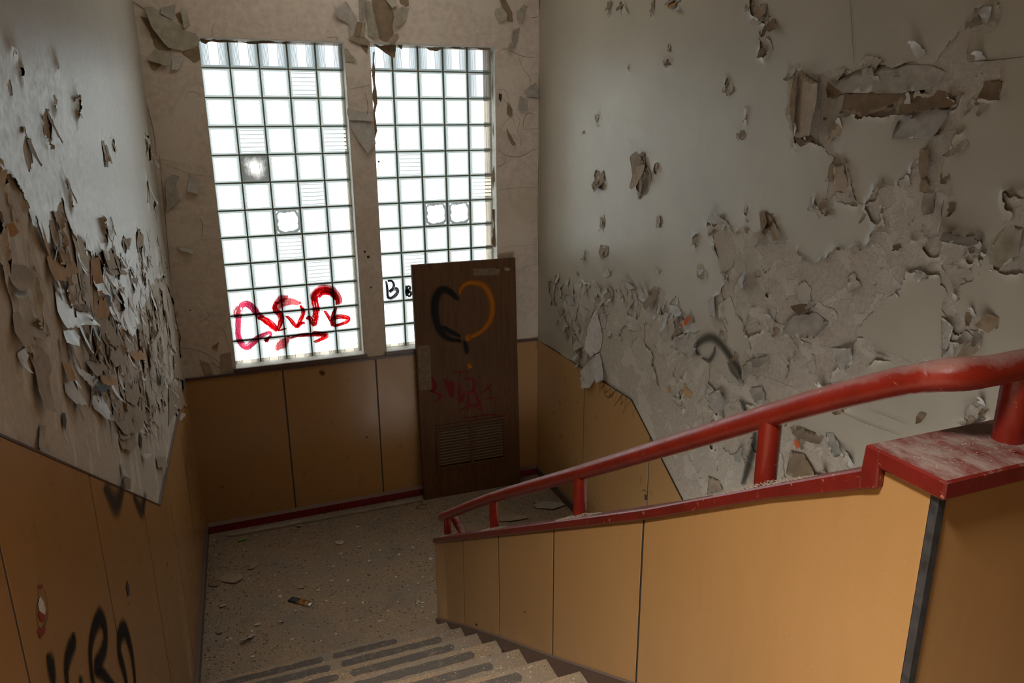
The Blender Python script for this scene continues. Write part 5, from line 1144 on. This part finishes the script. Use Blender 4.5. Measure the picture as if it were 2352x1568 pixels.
def scorched():
    m, nt, b = new_mat('scorched_orange_foil'); f = noise(nt, coords(nt), 90, 5, .65, .5)
    lay(nt, b, ramp(nt, f, [(0.40, (.02, .012, .008)), (0.5, (.25, .09, .015)), (0.58, (.62, .27, .03)), (0.72, (.7, .42, .12))])); b.inputs['Roughness'].default_value = .35; bump(nt, b, f, .5, .004); return m
slab('charred_end', -WL / 2, -WL * .12, simple('charred_black', (.018, .02, .024), .5), 1)['label'] = 'charred black end'
slab('orange_foil', -WL * .14, WL * .40, scorched(), 2)['label'] = 'scorched orange middle'
slab('silver_end', WL * .38, WL / 2, simple('crumpled_silver_foil', (.55, .55, .55), .3, .4, 90, .4, .5, None, .6), 3)['label'] = 'crumpled silver end'
# green stub
c = at(2, 0, 557, 1242)
g1 = tube('green_stub', [(-.032, -.004, .008), (-.015, 0, .009), (.010, .002, .008), (.034, .001, .008)], [.006, .008, .008, .006], simple('green_plastic', (.13, .36, .03), .5), None, 8)
g1.location = (c[0], c[1], .0005); tag(g1, 'small bright green plastic stub by the back skirting', 'litter')
# loose batten along the back skirting
a_, b_ = at(2, 0, 524, 1233), at(2, 0, 968, 1150)
bt = prism('loose_batten', [(0, -.02), (.06, -.032), (float(np.linalg.norm(b_ - a_)), -.030), (float(np.linalg.norm(b_ - a_)), .012), (.02, .012)], lambda u, v, d: (u, v, d), 0.0, .022, simple('grey_dusty_wood', (.30, .245, .185), .85, .3, 25, .3, .3, None, 0, (.25, 1, 1)), None, .003)
bt.location = (a_[0], a_[1] + .012, .0005); bt.rotation_euler = (0, 0, math.atan2(b_[1] - a_[1], b_[0] - a_[0])); tag(bt, 'long dusty grey wooden batten lying along the back skirting', 'batten')
# wire ring beside the door
c = at(2, 0, 969, 1164); th = np.linspace(0, 2 * PI, 25)
wrg = tube('wire_ring', [(math.cos(t) * .042 * (1 + .1 * math.sin(3 * t)), math.sin(t) * .035, .006 + .003 * math.sin(2 * t)) for t in th], .0035, simple('rusty_wire', (.22, .15, .10), .6), None, 7, False)
wrg.location = (c[0], c[1], 0); tag(wrg, 'small rusty wire ring on the floor by the door corner', 'ring')
# countable small chips over the landing
random.seed(44); r = random.Random(44); done = 0
spots = [(o[0], o[1]) for o in o1(*F5, [(515, 468), (1040, 415), (1168, 475), (1245, 433), (800, 540), (715, 675), (790, 695), (860, 748), (965, 745), (1000, 735), (500, 858), (695, 858), (1060, 850), (345, 1047), (565, 952), (1200, 800), (1300, 745), (840, 470), (930, 318), (1090, 530), (645, 580), (470, 590), (395, 650), (500, 710), (1345, 500), (1060, 450), (640, 650), (160, 470), (130, 395), (220, 950), (175, 910), (760, 735), (1275, 740), (880, 620), (1000, 510), (1275, 635), (1150, 600)])]
while len(spots) < 150:
    x, y = r.uniform(478, 1000), r.uniform(1190, 1500)
    if y < 1235 - (x - 478) * .17 or y > 1530 - (x - 478) * .2: continue
    spots.append((x, y))
protos = [chip_mesh('paint_chip', r, 1.0, CP[i % 4 if i % 4 != 3 or i == 3 else 0], .08, .12) for i in range(14)]
for i, (x, y) in enumerate(spots):
    c = at(2, 0, x, y); o = bpy.data.objects.new('paint_chip', protos[r.randrange(14)]); link(o)
    s = r.uniform(.024, .042) if i < 37 else r.uniform(.012, .026)
    o.scale = (s, s, s * .9); o.rotation_euler = (0, 0, r.uniform(0, 6.28)); o.location = (c[0], c[1], .0008)
    tag(o, 'small %s paint chip on the landing floor %s' % (['pale', 'white', 'brown', 'pale', 'pale', 'white', 'brown', 'pale'][[m_.name for m_ in CP].index(o.data.materials[0].name) if o.data.materials[0] is not CP[3] else 3] if o.data.materials[0] is not CP[3] else 'pinkish', 'near the left wall' if c[0] < -.05 else 'close to the back skirting' if c[1] > -.55 else 'near the foot of the stairs' if c[1] < -1.5 else 'towards the low wall' if c[0] > .6 else 'out in the middle'), 'paint chip', 'small paint chips scattered on the landing')
# uncountable grit
def grit(name, n, fn, smin, smax, mat, seed, label, on='wall_cap'):
    r = random.Random(seed); V, Fc = [], []
    for _ in range(n):
        x, y, z = fn(r); s = r.uniform(smin, smax); a = r.uniform(0, 6.28); b0 = len(V); k = r.choice((4, 5))
        for i in range(k):
            t = a + 2 * PI * i / k; q = s * r.uniform(.6, 1.2); V.append((x + math.cos(t) * q, y + math.sin(t) * q, z + .0004))
        V.append((x + r.uniform(-.3, .3) * s, y + r.uniform(-.3, .3) * s, z + s * r.uniform(.25, .7)))
        for i in range(k): Fc.append((b0 + i, b0 + (i + 1) % k, b0 + k))
    o = raw(name, V, Fc, mat, bpy.data.objects[on]); o['kind'] = 'stuff'; o['label'] = label; return o
def on_land(r):
    while True:
        x, y = r.uniform(-.37, 2.5), r.uniform(-2.1, -.14)
        if x > 1.04 and y < -1.78: continue
        if r.random() < .35 + .65 * max(0, 1 - abs(x + .3) / .5, 1 - abs(y + .2) / .5, (x > 1.1) * .8): return x, y, 0
grit('floor_grit', 5200, on_land, .0022, .0065, CP[0], 5, 'fine pale grit and paint crumbs over the landing floor', 'floor')
grit('floor_dirt', 2600, on_land, .003, .009, simple('dark_grit', (.10, .075, .05), .9, .4, 60), 6, 'dark crumbs of dirt over the landing floor', 'floor')
def on_steps(r):
    k = r.randrange(8); yn = Y1 - RUN * k; x = r.uniform(-.40, 1.03)
    if r.random() < .4: x = 1.03 - abs(r.gauss(0, .12))
    return x, yn - r.uniform(.005, .26), RISE * (k + 1)
grit('stair_grit', 1500, on_steps, .002, .006, CP[0], 7, 'fine pale grit on the stair treads', 'stairs')
for i, (x, y, k) in enumerate([(997, 1501, 2), (1000, 1462, 1), (1098, 1463, 2), (1020, 1500, 3), (1225, 1520, 5), (1155, 1496, 4)]):
    c = at(2, RISE * (k + 1), x, y)
    if c[0] > 1.02: c[0] = 1.0
    yy = Y1 - RUN * k - .12 - .02 * i
    o = bpy.data.objects.new('paint_chip', protos[i]); link(o); o.scale = (.03, .03, .025); o.location = (c[0], yy, RISE * (k + 1) + .0008)
    tag(o, 'small pale paint chip on the %s stair tread counted up from the landing' % ['first', 'second', 'third', 'fourth', 'fifth', 'sixth', 'seventh'][k], 'paint chip', 'paint chips on the stair treads')
# dust heaps around the feet of the handrail posts, on the red cap
dustm = simple('pale_plaster_dust', (.30, .24, .19), .95, .25, 60, .5)
def heap(x, y, rx, ry, hh, seed):
    def fn(r):
        a = r.uniform(0, 6.28); q = r.random() ** .7; px_, py_ = x + math.cos(a) * rx * q, y + math.sin(a) * ry * q
        z = capz(py_) if py_ > -5.03 else 2.557
        return px_, py_, z + hh * max(0, 1 - q) * r.random()
    return fn
for i, (x, y, rx, ry) in enumerate([(1.13, -1.93, .05, .06), (1.13, -2.80, .06, .13), (1.13, -3.745, .065, .14), (1.13, -4.69, .07, .15)]):
    grit('dust_heap', 700, heap(x, y, rx, ry, .014, i),   .0012, .004, dustm, 80 + i, ['dust heaped at the foot of the lowest handrail post', 'dust heaped at the foot of the second handrail post from the bottom', 'dust heaped at the foot of the third handrail post from the bottom', 'dust heaped at the post just below the level cap'][i])
def on_cap(r):
    return 1.08 + r.random() ** 1.3 * 1.2, -5.115 + r.gauss(0, .028), 2.557
grit('cap_debris', 900, on_cap, .0008, .0026, dustm, 95, 'pale plaster crumbs along the level red cap')
